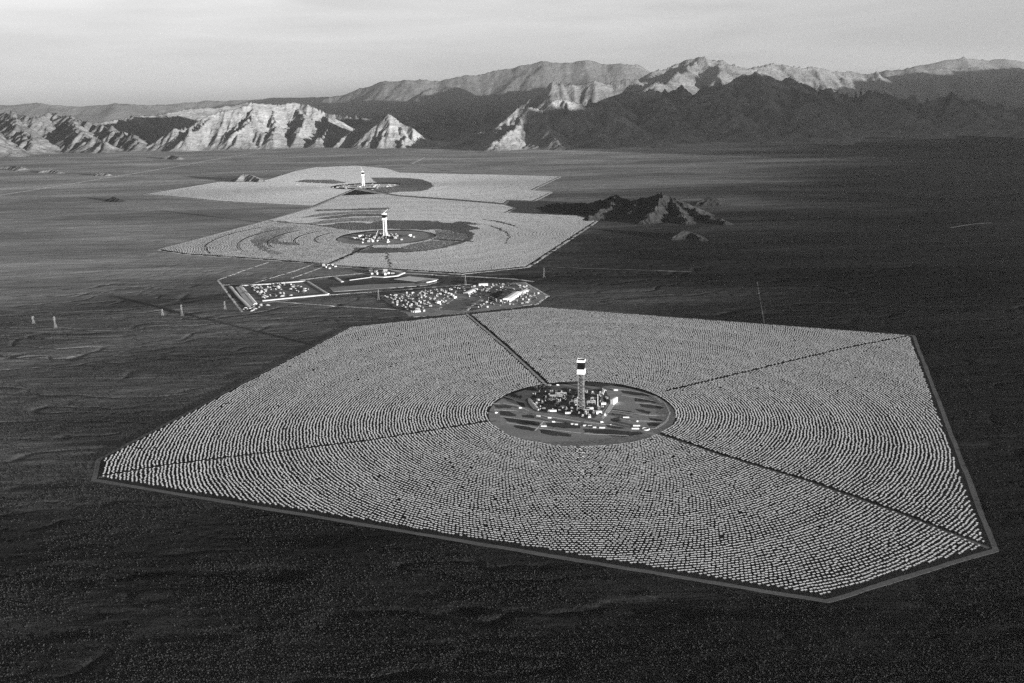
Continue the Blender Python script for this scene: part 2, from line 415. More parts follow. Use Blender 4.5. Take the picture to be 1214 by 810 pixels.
mountain('mountain_range', 'far right range with small sunlit slopes', [
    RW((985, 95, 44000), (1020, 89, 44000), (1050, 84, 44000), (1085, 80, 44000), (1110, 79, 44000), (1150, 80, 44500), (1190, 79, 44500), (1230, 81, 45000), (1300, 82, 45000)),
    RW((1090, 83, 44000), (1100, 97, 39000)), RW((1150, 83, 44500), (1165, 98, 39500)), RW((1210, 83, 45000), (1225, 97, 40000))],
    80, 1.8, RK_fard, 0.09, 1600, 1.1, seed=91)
mountain('mountain_range', 'palest farthest ridge on the horizon at the right', [
    RW((1080, 78, 62000), (1110, 74, 62000), (1135, 70, 62000), (1165, 72, 62000), (1190, 70, 62000), (1225, 74, 62000), (1290, 76, 62000))],
    160, 2.2, RK_fard, 0.05, 2600, 1.15, seed=101)
mountain('mountain_range', 'faint row of hazy hills on the horizon at the left', [
    RW((-60, 126, 52000), (0, 124, 52000), (45, 122.5, 52000), (75, 125, 52000), (110, 124, 52000), (135, 122, 52000), (165, 124, 52500), (210, 125, 53000)),
    RW((185, 124, 62000), (240, 121, 62000), (290, 118, 62000), (340, 115.5, 62000), (390, 115, 62000))],
    130, 2.4, RK_fard, 0.05, 1800, 1.15, seed=111, noise_amp=0.04)
# the range beyond the right edge whose long shadow falls on the far right of the valley
mountain('mountain_range', 'added unseen range far beyond the right edge, shading the far right range', [
    [(25000, 22000, 1200), (29000, 26000, 2300), (34000, 31000, 2700), (41000, 39000, 2700)]],  # added out of view to shade the far right range
    220, 1.8, RK_mid, 0.12, 2500, 1.15, seed=123)
mountain('mountain_range', 'high range beyond the right edge of the view', [
    [(10900, 4700, 300), (11500, 5700, 950), (11800, 6250, 1450), (13200, 7600, 1650), (14800, 9800, 1850), (15600, 12400, 2000), (17800, 15000, 1500), (20500, 18000, 800)]],
    90, 1.5, RK_mid, 0.12, 1500, 1.15, seed=121)
# small hills standing in the valley
mountain('rocky_hill', 'dark rocky hills right of the middle field with a lit flank', [
    RBase((640, 244, 247), (660, 240, 250), (690, 240, 252), (712, 237, 252), (733, 230, 251), (748, 238, 252), (765, 235, 254), (787, 227, 255), (797, 232, 256), (815, 245, 258), (838, 255, 262), (862, 261, 266)),
    RBase((733, 231, 251), (722, 245, 257), (700, 256, 261)), RBase((787, 229, 255), (780, 245, 260), (765, 260, 265)), RBase((765, 236, 254), (748, 250, 260)), RBase((797, 234, 256), (808, 250, 261), (815, 262, 266)), RBase((787, 230, 255), (800, 236, 250), (830, 250, 256))],
    5, 2.2, RK_dark, 0.16, 130, 1.3, seed=131, z_floor=-1, noise_amp=0.05)
mountain('rocky_hill', 'small dark cone hill just below the rocky hills', [RBase((797, 281, 284), (811, 273, 281), (820, 275, 281), (832, 282, 285))],
    4, 2.6, RK_dark, 0.10, 80, 1.2, seed=141, z_floor=-1)
mountain('rocky_hill', 'low dark knoll right of and behind the rocky hills', [RBase((828, 239, 243), (842, 233, 242), (858, 240, 243))],
    6, 2.8, RK_dark, 0.12, 120, 1.2, seed=151, z_floor=-1)
mountain('rocky_hill', 'small pale hill with black shadow at the edge of the farthest field', [RBase((280, 213, 216), (288, 206.5, 214), (296, 206.5, 214), (308, 212.5, 216))],
    7, 2.2, RK_white, 0.14, 130, 1.1, seed=161, z_floor=-1)
mountain('rocky_hill', 'tiny rock knoll beside the track at the left', [RBase((128, 236, 238), (134, 233, 238), (141, 236, 239))], 5, 2.2, RK_dark, 0.14, 60, 1.1, seed=171, z_floor=-1)
mountain('rocky_hill', 'tiny dark outcrop at the far left below the hills', [RBase((18, 179, 182), (25, 176, 182), (31, 179, 183))], 8, 2.2, RK_mid, 0.15, 100, 1.1, seed=181, z_floor=-1)
mountain('rocky_hill', 'low rocky rise in the plain under the bright range', [RBase((196, 186, 188.5), (204, 184, 188), (212, 186, 189))], 8, 2.4, RK_mid, 0.15, 90, 1.1, seed=191, z_floor=-1)
mountain('rocky_hill', 'string of small outcrops at the left edge of the plain', [RBase((-20, 199, 201), (12, 197, 201), (26, 198, 202)), RBase((48, 203, 205), (60, 200.5, 204.5), (70, 203, 205.5)), RBase((110, 206, 208), (118, 204, 208), (126, 206, 208.5))],
    7, 2.4, RK_mid, 0.18, 80, 1.1, seed=201, z_floor=-1, noise_amp=0.15)
# ------------------------------------------------------------------ cleared fields, pads, roads (thin raised earth slabs)
def slab(name, label, poly, z0, z1, mat, kind='structure', cat='ground'):
    m = MB(); m.prism(poly, z0, z1); return tag(m.build(name, mat), label, cat, kind=kind)

def circle(c, rx, ry=None, n=72, rot=0.0):
    ry = ry or rx; o = []
    for i in range(n):
        t = 2 * math.pi * i / n; x, y = rx * math.cos(t), ry * math.sin(t)
        o.append((c[0] + x * math.cos(rot) - y * math.sin(rot), c[1] + x * math.sin(rot) + y * math.cos(rot)))
    return o

C1 = G(689, 489); RC1 = 243.0
slab('field_ground', 'dark cleared soil under the mirrors of the nearest field', F1, -3, 0.02, M_field)
slab('field_ground', 'cleared soil under the mirrors of the middle field', F2, -3, 0.03, M_field)
slab('field_ground', 'cleared soil under the mirrors of the farthest field', F3, -3, 0.04, M_field)
slab('power_block_ground', 'round graded clearing at the foot of the nearest tower', circle(C1, RC1), -1, 0.12, M_pad)
C2 = G(458, 282); slab('power_block_ground', 'round graded clearing at the foot of the middle tower', circle(C2, 292), -1, 0.2, M_pad)
C3 = G(437, 220.5); slab('power_block_ground', 'pale graded clearing at the foot of the farthest tower', circle(C3, 300, 200), -1, 0.2, M_dust)

ARCS = []
ZR = [0.14]
def ribbon(name, label, pts, w, mat, zb=None, z=None, closed=False, cat='road'):
    """a road laid over the ground: cross-sections every few metres, edges slightly uneven"""
    P0 = list(pts) + ([pts[0]] if closed else [])
    q = []
    for a, b in zip(P0[:-1], P0[1:]):
        L_ = math.hypot(b[0] - a[0], b[1] - a[1]); k = max(1, int(L_ / max(12.0, w)))
        q += [(a[0] + (b[0] - a[0]) * i / k, a[1] + (b[1] - a[1]) * i / k) for i in range(k)]
    if not closed: q.append(P0[-1])
    q = np.array(q); n = len(q)
    if closed: t = np.roll(q, -1, 0) - np.roll(q, 1, 0)
    else: t = np.gradient(q, axis=0)
    t /= np.linalg.norm(t, axis=1, keepdims=True) + 1e-9; nn = np.stack([-t[:, 1], t[:, 0]], -1)
    wv = w / 2 * (1 + 0.22 * fbm(q[:, 0] / 40 + w, q[:, 1] / 40, 3, 300)); off = w * 0.15 * fbm(q[:, 0] / 60, q[:, 1] / 60 + w, 3, 301)
    ZR[0] += 0.004; h = ZR[0]; cols = []
    for s_, dz in ((-1.08, -0.9), (-1, 0), (-0.33, 0.0), (0.33, 0.0), (1, 0), (1.08, -0.9)):
        c = q + nn * (wv * s_ + off)[:, None]
        zz = gz(c[:, 0][None], c[:, 1][None])[0] * (1 if dz == 0 else 1) + h + dz
        if dz == 0: zz = np.maximum(zz, h - 0.0 if False else zz)
        cols.append(np.concatenate([c, zz[:, None]], 1))
    V = np.stack(cols, 1).reshape(-1, 3); segs = n if closed else n - 1; fs = []
    for i in range(segs):
        a = 6 * i; b = 6 * ((i + 1) % n)
        for j in range(5): fs.append((a + j + 1, a + j, b + j, b + j + 1))
    o = link_mesh(name, V, np.array(fs), mat, smooth=False)
    return tag(o, label, cat, kind='structure')

def dense(pts, step=60):
    o = []
    for a, b in zip(pts[:-1], pts[1:]):
        k = max(1, int(math.hypot(b[0] - a[0], b[1] - a[1]) / step))
        for i in range(k): o.append((a[0] + (b[0] - a[0]) * i / k, a[1] + (b[1] - a[1]) * i / k))
    o.append(pts[-1]); return o

ribbon('perimeter_road', 'dirt road round the edge of the nearest mirror field', F1, 10.5, M_road_dark, closed=True)
ribbon('perimeter_road', 'dirt road round the edge of the middle mirror field', F2, 16, M_road, closed=True)
ribbon('perimeter_road', 'dirt road round the edge of the farthest mirror field', F3, 18, M_road, closed=True)
ribbon('ring_road', 'curved track inside the rim of the nearest round clearing', circle(C1, RC1 - 14), 7, M_road_dark, closed=True)
ribbon('ring_road', 'curved track round the middle tower clearing', circle(C2, 282), 12, M_road, closed=True)
def px_road(label, pts, w, mat=M_road): return ribbon('dirt_road', label, GP(pts), w, mat)
px_road('paired access track from the nearest round clearing up to the buildings', [(655, 464), (640, 449), (600, 412), (553, 372)], 9)
px_road('dark radial track from the round clearing to the lower right corner', [(781, 515), (860, 542), (960, 572), (1060, 607), (1172, 650)], 9, M_road_dark)
px_road('faint radial track from the round clearing to the upper right corner', [(788, 465), (900, 438), (1000, 414), (1078, 399)], 6, M_road_dark)
px_road('faint radial track from the round clearing to the left tip', [(588, 499), (440, 523), (300, 540), (200, 552), (117, 566)], 6, M_road_dark)
px_road('straight access road crossing from the left edge to the farthest tower', [(187, 296), (318, 261), (372, 245), (424, 223), (433, 221)], 22)
px_road('long pale desert track at the upper left', [(-60, 240), (0, 231.5), (60, 222), (120, 212), (200, 199), (260, 188), (300, 182)], 26)
px_road('short pale track beyond the farthest field', [(488, 194.5), (503, 187)], 26)
px_road('thin pale track behind the farthest field', [(488, 195), (540, 205), (575, 208)], 14, M_road_dark)
px_road('long horizontal track below the mountains', [(300, 182), (420, 184), (600, 188), (800, 190), (1000, 189), (1260, 192)], 26, M_road_dark)
px_road('bent pale road at the right corner of the farthest field', [(598, 243), (603, 238), (632, 239), (640, 235.5), (654, 228), (645, 226), (630, 226)], 20)
px_road('access road from the middle clearing down to the compound', [(440, 292), (410, 305), (385, 316), (345, 330)], 12)
px_road('narrow track left of the pond compound', [(318, 311), (285, 322), (258, 332), (287, 370)], 9)
px_road('second narrow track left of the pond compound', [(263, 338), (300, 336), (350, 321), (375, 312), (385, 313), (393, 317)], 9)
px_road('pale road along the top of the pond compound', [(283, 340), (340, 334), (380, 329), (440, 323), (500, 325), (560, 328), (610, 331), (633, 334)], 13)
px_road('pale road running right below the pond compound', [(310, 357), (360, 352), (405, 348.5), (450, 345), (520, 340), (560, 337)], 13)
px_road('thin straight track from the pond compound to the building yard', [(320, 357), (400, 363), (470, 367)], 8)
px_road('short isolated track right of the middle of the desert', [(897.5, 334), (906, 383)], 4, M_road_dark)
px_road('service track under the power line at the left', [(-60, 384), (20, 382), (66, 378), (140, 376), (215, 371), (267, 365), (290, 368)], 4.5, M_road_dark)
px_road('service track under the power line at the right', [(660, 317), (720, 319), (820, 322)], 8, M_road_dark)
px_road('light scrape mark in the dark desert at the right', [(1126, 270), (1150, 266), (1175, 264)], 14, M_road_dark)
px_road('faint broken desert track at the left', [(40, 402), (90, 401), (130, 406), (160, 407)], 3.5, M_road_dark)

def ragged(pts, step, amp):
    o = []
    n = len(pts)
    for i in range(n):
        a, b = pts[i], pts[(i + 1) % n]; L_ = math.hypot(b[0] - a[0], b[1] - a[1]); k = max(1, int(L_ / step))
        for j in range(k): o.append((a[0] + (b[0] - a[0]) * j / k, a[1] + (b[1] - a[1]) * j / k))
    A_ = np.array(o); dx = fbm(A_[:, 0] / 14, A_[:, 1] / 14, 3, 500) * amp; dy = fbm(A_[:, 0] / 14 + 30, A_[:, 1] / 14, 3, 501) * amp
    return [(float(x + u), float(y + v)) for (x, y), u, v in zip(o, dx, dy)]
for k_, rr_ in enumerate((420, 540, 690, 860, 1040)):
    arc = [(T2[0] + rr_ * math.cos(R(a_)), T2[1] + rr_ * math.sin(R(a_))) for a_ in range(150, 211, 4)]
    ARCS.append(arc)
    ribbon('dirt_road', '%s of the five pale curved tracks left of the middle tower, counted outwards' % ('first', 'second', 'third', 'fourth', 'fifth')[k_], arc, 9, M_road)
# scrub strips left between tracks inside the round clearing
def ZL(pts): return [(580 + x / 10.127, 440 + y / 10.127) for x, y in pts]
def ZRt(pts): return [(690 + x / 10.127, 440 + y / 10.127) for x, y in pts]
strips = [ZL([(60, 405), (200, 410), (275, 428), (240, 450), (120, 448), (65, 440)]), ZL([(110, 480), (230, 488), (330, 520), (320, 542), (220, 545), (140, 530)]),
          ZL([(170, 560), (380, 575), (610, 615), (600, 655), (420, 645), (250, 612)]), ZL([(290, 650), (430, 660), (560, 690), (530, 722), (430, 712), (330, 690)]),
          ZL([(600, 705), (800, 722), (1000, 762), (985, 790), (800, 782), (620, 750)]), ZL([(690, 625), (900, 620), (1080, 655), (1105, 690), (900, 690), (690, 665)]),
          ZL([(190, 245), (300, 270), (400, 300), (380, 335), (290, 310), (200, 280)]), ZL([(140, 300), (250, 325), (330, 350), (230, 345), (150, 320)]),
          ZL([(390, 530), (500, 530), (560, 545), (540, 565), (400, 550)]), ZL([(330, 365), (400, 380), (440, 440), (380, 430)]),
          ZL([(740, 100), (900, 95), (1050, 105), (1105, 115), (1090, 145), (900, 140), (760, 130)]), ZL([(840, 200), (1000, 215), (1100, 225), (1095, 245), (900, 240)]),
          ZRt([(20, 130), (200, 140), (400, 160), (260, 190), (150, 182), (30, 175)]), ZRt([(470, 235), (620, 240), (820, 285), (800, 305), (640, 290), (500, 268)]),
          ZRt([(630, 325), (780, 335), (900, 365), (880, 388), (760, 372), (640, 365)]), ZRt([(690, 395), (850, 405), (980, 430), (960, 460), (820, 450), (710, 430)]),
          ZRt([(640, 460), (740, 465), (835, 490), (810, 515), (720, 500), (680, 482)]), ZRt([(790, 560), (880, 570), (965, 590), (945, 606), (850, 600)]),
          ZRt([(780, 620), (880, 625), (975, 640), (900, 668), (840, 665), (795, 650)]), ZRt([(20, 690), (200, 700), (330, 700), (560, 725), (760, 742), (600, 785), (400, 790), (200, 760), (30, 735)]),
          ZRt([(350, 500), (480, 520), (640, 555), (500, 545), (360, 520)]), ZRt([(290, 645), (420, 650), (520, 690), (400, 690), (300, 675)]), ZRt([(340, 570), (440, 560), (480, 590), (400, 610), (350, 600)]),
          ZRt([(350, 450), (450, 465), (560, 480), (700, 520), (560, 510), (380, 480)])]
m = MB()
for i, s in enumerate(strips): m.prism(ragged(GP(s), 3.0, 5.0), 0.05, 0.17 + i * 0.003)
tag(m.build('scrub_patches', M_strip), 'dark strips of uncleared scrub between tracks in the near clearing', 'scrub', kind='stuff')
for lb, pp, ww in (('upper left pale track inside the near clearing', ZL([(150, 290), (300, 345), (420, 375)]), 3.5), ('pale track fanning left inside the near clearing', ZL([(30, 385), (200, 395), (330, 410), (480, 480)]), 4),
                  ('pale track along the front of the dark plant yard', ZL([(60, 465), (300, 475), (520, 525), (800, 560), (1100, 610)]), 5), ('pale cross track in the front of the near clearing', ZL([(130, 545), (400, 580), (620, 600), (900, 620)]), 4),
                  ('lower pale track in the front of the near clearing', ZL([(210, 620), (420, 655), (620, 690), (850, 715), (1100, 745)]), 4), ('short pale link track below the plant yard', ZL([(660, 600), (600, 660), (550, 715)]), 4),
                  ('upper right pale track inside the near clearing', ZRt([(260, 205), (480, 225), (700, 255), (860, 300), (960, 380)]), 4), ('second right pale track inside the near clearing', ZRt([(470, 290), (640, 315), (820, 350), (940, 375)]), 3.5),
                  ('third right pale track inside the near clearing', ZRt([(640, 380), (820, 395), (1000, 430)]), 3.5), ('long pale track from the white hall to the right rim', ZRt([(360, 470), (560, 500), (780, 530), (1010, 530)]), 4),
                  ('pale track right of the twin trailers', ZRt([(560, 590), (760, 600), (960, 610)]), 3.5), ('pale track along the lower right of the near clearing', ZRt([(20, 610), (300, 640), (600, 690), (880, 690), (1040, 580)]), 4.5),
                  ('front pale track near the rim of the near clearing', ZRt([(20, 750), (300, 765), (560, 775)]), 4), ('pale inner rim track at the right of the near clearing', ZRt([(880, 300), (1000, 390), (1055, 500), (1000, 620), (900, 680)]), 4)):
    ribbon('dirt_road', lb, GP(pp), ww, M_gravel)
core = ZL([(425, 350), (600, 245), (760, 228), (1000, 240)]) + ZRt([(120, 225), (240, 205), (300, 260), (345, 330), (250, 480), (150, 570), (20, 560)]) + ZL([(1000, 550), (800, 510), (600, 495), (490, 450)])
slab('plant_yard', 'dark paved yard round the foot of the nearest tower', ragged(GP(core), 4, 5), 0.05, 0.27, M_yard)
park = ZL([(300, 190), (420, 160), (520, 140), (640, 160), (750, 210), (640, 235), (540, 240), (420, 225)])
slab('parking_ground', 'packed earth parking area beside the track into the near clearing', GP(park), 0.05, 0.28, M_strip)
apron = ZRt([(380, 330), (430, 345), (350, 460), (300, 530), (250, 570), (230, 555), (300, 450)])
slab('gravel_apron', 'pale gravel ramp beside the white condenser hall', GP(apron), 0.05, 0.29, M_gravel)

# ------------------------------------------------------------------ heliostats
def field_points(T, poly, rmin, rmax, holes, ds=1.0, seed=1):
    r = rmin; xs = []; ys = []; k = 0; rr = np.random.default_rng(seed)
    pitch0, pitch1 = 6.9 * ds, 8.3 * ds
    nper = int(2 * math.pi * r / pitch0)
    while r < rmax:
        p = 2 * math.pi * r / nper
        if p > pitch1:
            r += 0.3 * ds; nper = int(2 * math.pi * r / pitch0); p = pitch0; k = 0
        th = (np.arange(nper) + 0.5 * (k % 2)) * 2 * math.pi / nper + 0.13
        xs.append(T[0] + r * np.cos(th)); ys.append(T[1] + r * np.sin(th)); k += 1
        r += (7.3 + 1.9 * (r - rmin) / 1200.0) * ds
    x = np.concatenate(xs); y = np.concatenate(ys)
    x += rr.normal(0, 0.62, x.size) + 2.6 * fbm(x / 34.0, y / 34.0, 3, seed + 40) + 4.0 * fbm(x / 210.0, y / 210.0, 2, seed + 41)
    y += rr.normal(0, 0.62, y.size) + 2.6 * fbm(x / 34.0, y / 34.0, 3, seed + 50) + 4.0 * fbm(x / 210.0, y / 210.0, 2, seed + 51)
    ins, d = inside(x, y, poly, 15 * ds)
    keep = ins
    for line, w in holes:
        for a, b in zip(line[:-1], line[1:]):
            ex, ey = b[0] - a[0], b[1] - a[1]; t = np.clip(((x - a[0]) * ex + (y - a[1]) * ey) / (ex * ex + ey * ey), 0, 1)
            keep &= np.hypot(x - a[0] - ex * t, y - a[1] - ey * t) > w
    keep &= rr.random(x.size) > 0.003
    keep &= rr.random(x.size) > 0.0
    return x[keep], y[keep]

h1 = [(GP([(655, 464), (640, 449), (600, 412), (553, 372)]), 12), (GP([(781, 515), (860, 542), (960, 572), (1060, 607), (1172, 650)]), 7.5),
      (GP([(788, 465), (900, 438), (1000, 414), (1078, 399)]), 4.5), (GP([(588, 499), (440, 523), (300, 540), (200, 552), (117, 566)]), 4)]
x1, y1 = field_points(T1, F1, 246, 1700, h1, seed=11)
# the clearing is centred a little off the tower
kk = np.hypot(x1 - C1[0], y1 - C1[1]) > RC1 + 2; x1, y1 = x1[kk], y1[kk]
h2 = [(GP([(440, 292), (410, 305), (385, 316)]), 14), (GP([(510, 284), (560, 287)]), 12)]
h2 += [(a_, 8) for a_ in ARCS]
x2, y2 = field_points(T2, F2, 290, 2600, h2, 1.0, seed=12)
kk = np.hypot(x2 - C2[0], y2 - C2[1]) > 298; x2, y2 = x2[kk], y2[kk]
x3, y3 = field_points(T3, F3, 320, 2900, [(GP([(372, 245), (424, 223), (433, 221)]), 16)], 1.0, seed=13)
kk = np.hypot(x3 - C3[0], y3 - C3[1]) > 305; x3, y3 = x3[kk], y3[kk]

def ZA(pts): return GP([(290 + x / 6.744, 235 + y / 6.744) for x, y in pts])
def ZB(pts): return GP([(440 + x / 6.744, 235 + y / 6.744) for x, y in pts])
darkz = [ZA([(600, 225), (730, 205), (850, 195), (1000, 205), (1130, 180), (1130, 250), (1000, 258), (860, 262), (720, 245)]),
         ZB([(120, 180), (480, 185), (640, 205), (700, 190), (780, 195), (880, 215), (760, 216), (885, 248), (790, 262), (835, 300), (790, 342), (700, 370), (560, 407), (400, 432), (200, 442), (0, 442), (0, 400), (200, 400),
             (400, 420), (560, 398), (700, 352), (765, 320), (768, 290), (700, 288), (620, 262), (540, 252), (440, 258), (120, 250)]),
         ZA([(870, 400), (1030, 395), (1030, 445), (850, 445)]), ZA([(560, 95), (900, 88), (1150, 80), (1150, 95), (900, 102), (560, 107)]),
         ZA([(560, 168), (700, 145), (880, 130), (1110, 128), (1110, 148), (880, 150), (650, 172)]), ZA([(190, 178), (560, 212), (860, 250), (860, 258), (560, 220), (190, 186)]),
         ZB([(880, 205), (1000, 235), (1090, 275), (1112, 320), (1085, 365), (1070, 365), (1095, 320), (1075, 280), (990, 242)]), ZB([(510, 328), (740, 345), (740, 352), (510, 336)]),
         ZB([(850, 165), (1000, 185), (1130, 215), (1200, 245), (1130, 225), (1000, 192)]), ZB([(125, 440), (145, 440), (150, 560), (135, 560)]),
         GP([(467, 211), (485, 211.5), (499, 213), (511, 217), (514, 221), (508, 225), (499, 227.5), (474, 228), (452, 230), (425, 232), (413, 231), (424, 225), (468, 222), (445, 217), (440, 211)]),
         GP([(360, 213.5), (395, 213.5), (412, 217), (395, 218.5), (350, 216)])]
brightz = [ZA([(240, 235), (415, 230), (420, 245), (330, 290), (270, 340), (280, 355), (440, 365), (445, 382), (340, 382), (170, 360), (150, 380), (200, 420), (315, 445), (250, 460), (130, 420), (55, 350), (80, 300), (150, 255)]),
           ZA([(480, 205), (650, 180), (800, 165), (1110, 150), (1110, 195), (850, 188), (700, 203), (540, 217)]), ZA([(430, 165), (600, 125), (900, 108), (1110, 100), (1110, 125), (880, 128), (600, 150)]),
           ZB([(520, 252), (620, 262), (700, 290), (765, 292), (765, 320), (700, 350), (560, 345), (510, 325)]), ZB([(300, 380), (480, 340), (700, 352), (560, 398), (400, 420), (230, 410)])]
midz = [ZA([(-700, 415), (0, 235), (190, 180), (560, 220), (860, 258), (780, 320), (960, 375), (820, 450), (560, 520), (0, 490), (-700, 450)])]
def modes(x, y):
    x, y = x + 22 * fbm(x / 40, y / 40, 3, 71), y + 22 * fbm(x / 40, y / 40, 3, 72)
    m = np.zeros(x.shape, int)                                  # 0 usual tilt, 1 flat, 2 leaning to the valley mouth, 3 face down
    for p in midz: m[inside(x, y, p)[0]] = 1
    for p in brightz: m[inside(x, y, p)[0]] = 2
    for p in darkz: m[inside(x, y, p)[0]] = 3
    return m

def heliostat_arrays(x, y, T, tilt_deg, mode, jit, full, seed):
    """two mirror panels on a torque beam and a post; returns verts, quads, material index"""
    rr = np.random.default_rng(seed); n = x.size
    az = np.arctan2(T[1] - y, T[0] - x)                          # panel's short axis points to its tower
    az = az + rr.normal(0, jit * 1.5, n)
    u = np.stack([-np.sin(az), np.cos(az), np.zeros(n)], -1)      # wide axis
    tl = np.radians(tilt_deg + rr.normal(0, 2.4, n))
    nrm = np.stack([rr.normal(0, 0.03, n), -np.sin(tl), np.cos(tl)], -1)
    nrm[mode == 3] = np.stack([np.zeros(n), -np.sin(tl), -np.cos(tl)], -1)[mode == 3] * np.array([1, -1, 1])
    nrm /= np.linalg.norm(nrm, axis=1, keepdims=True)
    u = u - nrm * np.sum(u * nrm, 1, keepdims=True); u /= np.linalg.norm(u, axis=1, keepdims=True)
    v = np.cross(nrm, u)
    c = np.stack([x, y, np.full(n, 3.3) + rr.normal(0, 0.08, n)], -1)
    VV = []; FF = []; MM = []; base = 0
    def solid(cen, hu, hv, hw, mtop, mside):
        nonlocal base
        k = np.array([(-1, -1, -1), (1, -1, -1), (1, 1, -1), (-1, 1, -1), (-1, -1, 1), (1, -1, 1), (1, 1, 1), (-1, 1, 1)], float)
        V = cen[:, None, :] + k[None, :, 0:1] * u[:, None, :] * hu + k[None, :, 1:2] * v[:, None, :] * hv + k[None, :, 2:3] * nrm[:, None, :] * hw
        q = np.array([(4, 5, 6, 7), (3, 2, 1, 0), (0, 1, 5, 4), (1, 2, 6, 5), (2, 3, 7, 6), (3, 0, 4, 7)])
        F = (base + np.arange(n)[:, None, None] * 8 + q[None]).reshape(-1, 4)
        VV.append(V.reshape(-1, 3)); FF.append(F); MM.append(np.tile([mtop] + [mside] * 5, n)); base += 8 * n
    if full:
        solid(c + u * 1.34, 1.22, 1.65, 0.05, 0, 1); solid(c - u * 1.34, 1.22, 1.65, 0.05, 0, 1)
        k = np.array([(-1, -1), (1, -1), (1, 1), (-1, 1)], float) * 0.16
        V = np.zeros((n, 8, 3)); V[:, :4, 0] = x[:, None] + k[:, 0]; V[:, :4, 1] = y[:, None] + k[:, 1]; V[:, :4, 2] = 0
        V[:, 4:, 0] = x[:, None] + k[:, 0]; V[:, 4:, 1] = y[:, None] + k[:, 1]; V[:, 4:, 2] = 3.2
        q = np.array([(0, 1, 5, 4), (1, 2, 6, 5), (2, 3, 7, 6), (3, 0, 4, 7)])
        FF.append((base + np.arange(n)[:, None, None] * 8 + q[None]).reshape(-1, 4)); VV.append(V.reshape(-1, 3)); MM.append(np.ones(4 * n, int)); base += 8 * n
    else:
        solid(c, 2.56, 1.7, 0.06, 0, 1)
    return np.concatenate(VV), np.concatenate(FF), np.concatenate(MM)

d1 = np.sqrt(x1 ** 2 + y1 ** 2)
near = np.zeros(x1.size, bool); near[np.argsort(d1)[:300]] = True
parts_ = []
dep1 = np.degrees(np.arctan2(CAMH, np.hypot(x1, y1))); tilt1 = (22 - dep1) / 2
parts_.append(heliostat_arrays(x1[~near], y1[~near], T1, tilt1[~near], np.zeros((~near).sum(), int), 0.03, True, 21))
for (xx, yy, T, sd) in ((x2, y2, T2, 22), (x3, y3, T3, 23)):
    md = modes(xx, yy)
    tl = np.select([md == 1, md == 2, md == 3], [1.5, 19.0, 4.0], 7.0)
    parts_.append(heliostat_arrays(xx, yy, T, tl, md, 0.03, False, sd))
off = 0; VV = []; FF = []; MM = []
for V, F, M_ in parts_: VV.append(V); FF.append(F + off); MM.append(M_); off += len(V)
print('HELIOSTATS', x1.size, x2.size, x3.size)
o = link_mesh('heliostats', np.concatenate(VV), np.concatenate(FF), [M_mirror, M_back], np.concatenate(MM))
tag(o, 'thousands of mirrors in rings round the three towers, all but the nearest corner', 'heliostats', kind='stuff')

# the 300 nearest ones, each on its own
hm = MB()
tz = R(7)
def panel(cx):
    for s in (0,):
        vs = []
        for dz in (-0.05, 0.05):
            for a, b in ((-1, -1), (1, -1), (1, 1), (-1, 1)): vs.append((cx + a * 1.22, b * 1.65, dz))
        hm.add(vs, [(3, 2, 1, 0), (0, 1, 5, 4), (1, 2, 6, 5), (2, 3, 7, 6), (3, 0, 4, 7)], 1); hm.add(vs[4:], [(0, 1, 2, 3)], 0)
panel(-1.34); panel(1.34)
hm.tube((-2.6, 0, -0.17), (2.6, 0, -0.17), 0.11, n=6, mi=1)
panel_me = hm.build('heliostat', [M_mirror, M_back]); bpy.data.objects.remove(panel_me)
head_mesh = bpy.data.meshes['heliostat']
pm = MB(); pm.tube((0, 0, 0), (0, 0, 3.1), 0.2, 0.14, n=8, mi=0); pm.box(0, 0, 2.95, 0.45, 0.45, 0.3)
post_o = pm.build('post', M_back); post_mesh = post_o.data; bpy.data.objects.remove(post_o)
rrn = np.random.default_rng(5)
for i in np.where(near)[0]:
    a = math.atan2(T1[1] - y1[i], T1[0] - x1[i])
    root = bpy.data.objects.new('heliostat', post_mesh); COL.objects.link(root)
    root.location = (x1[i], y1[i], 0.02)
    tag(root, 'pale mirror on a post in the corner of the nearest field closest to the viewer', 'heliostat', 'heliostats in the near corner of the field')
    h = bpy.data.objects.new('mirror', head_mesh); COL.objects.link(h); h.parent = root
    tz = math.radians(tilt1[i])
    nrm = Vector((rrn.normal(0, 0.03), -math.sin(tz + rrn.normal(0, 0.017)), math.cos(tz))).normalized()
    u = Vector((-math.sin(a), math.cos(a), 0)); u = (u - nrm * u.dot(nrm)).normalized(); v = nrm.cross(u)
    h.matrix_local = Matrix(((u.x, v.x, nrm.x, 0), (u.y, v.y, nrm.y, 0), (u.z, v.z, nrm.z, 3.3), (0, 0, 0, 1)))

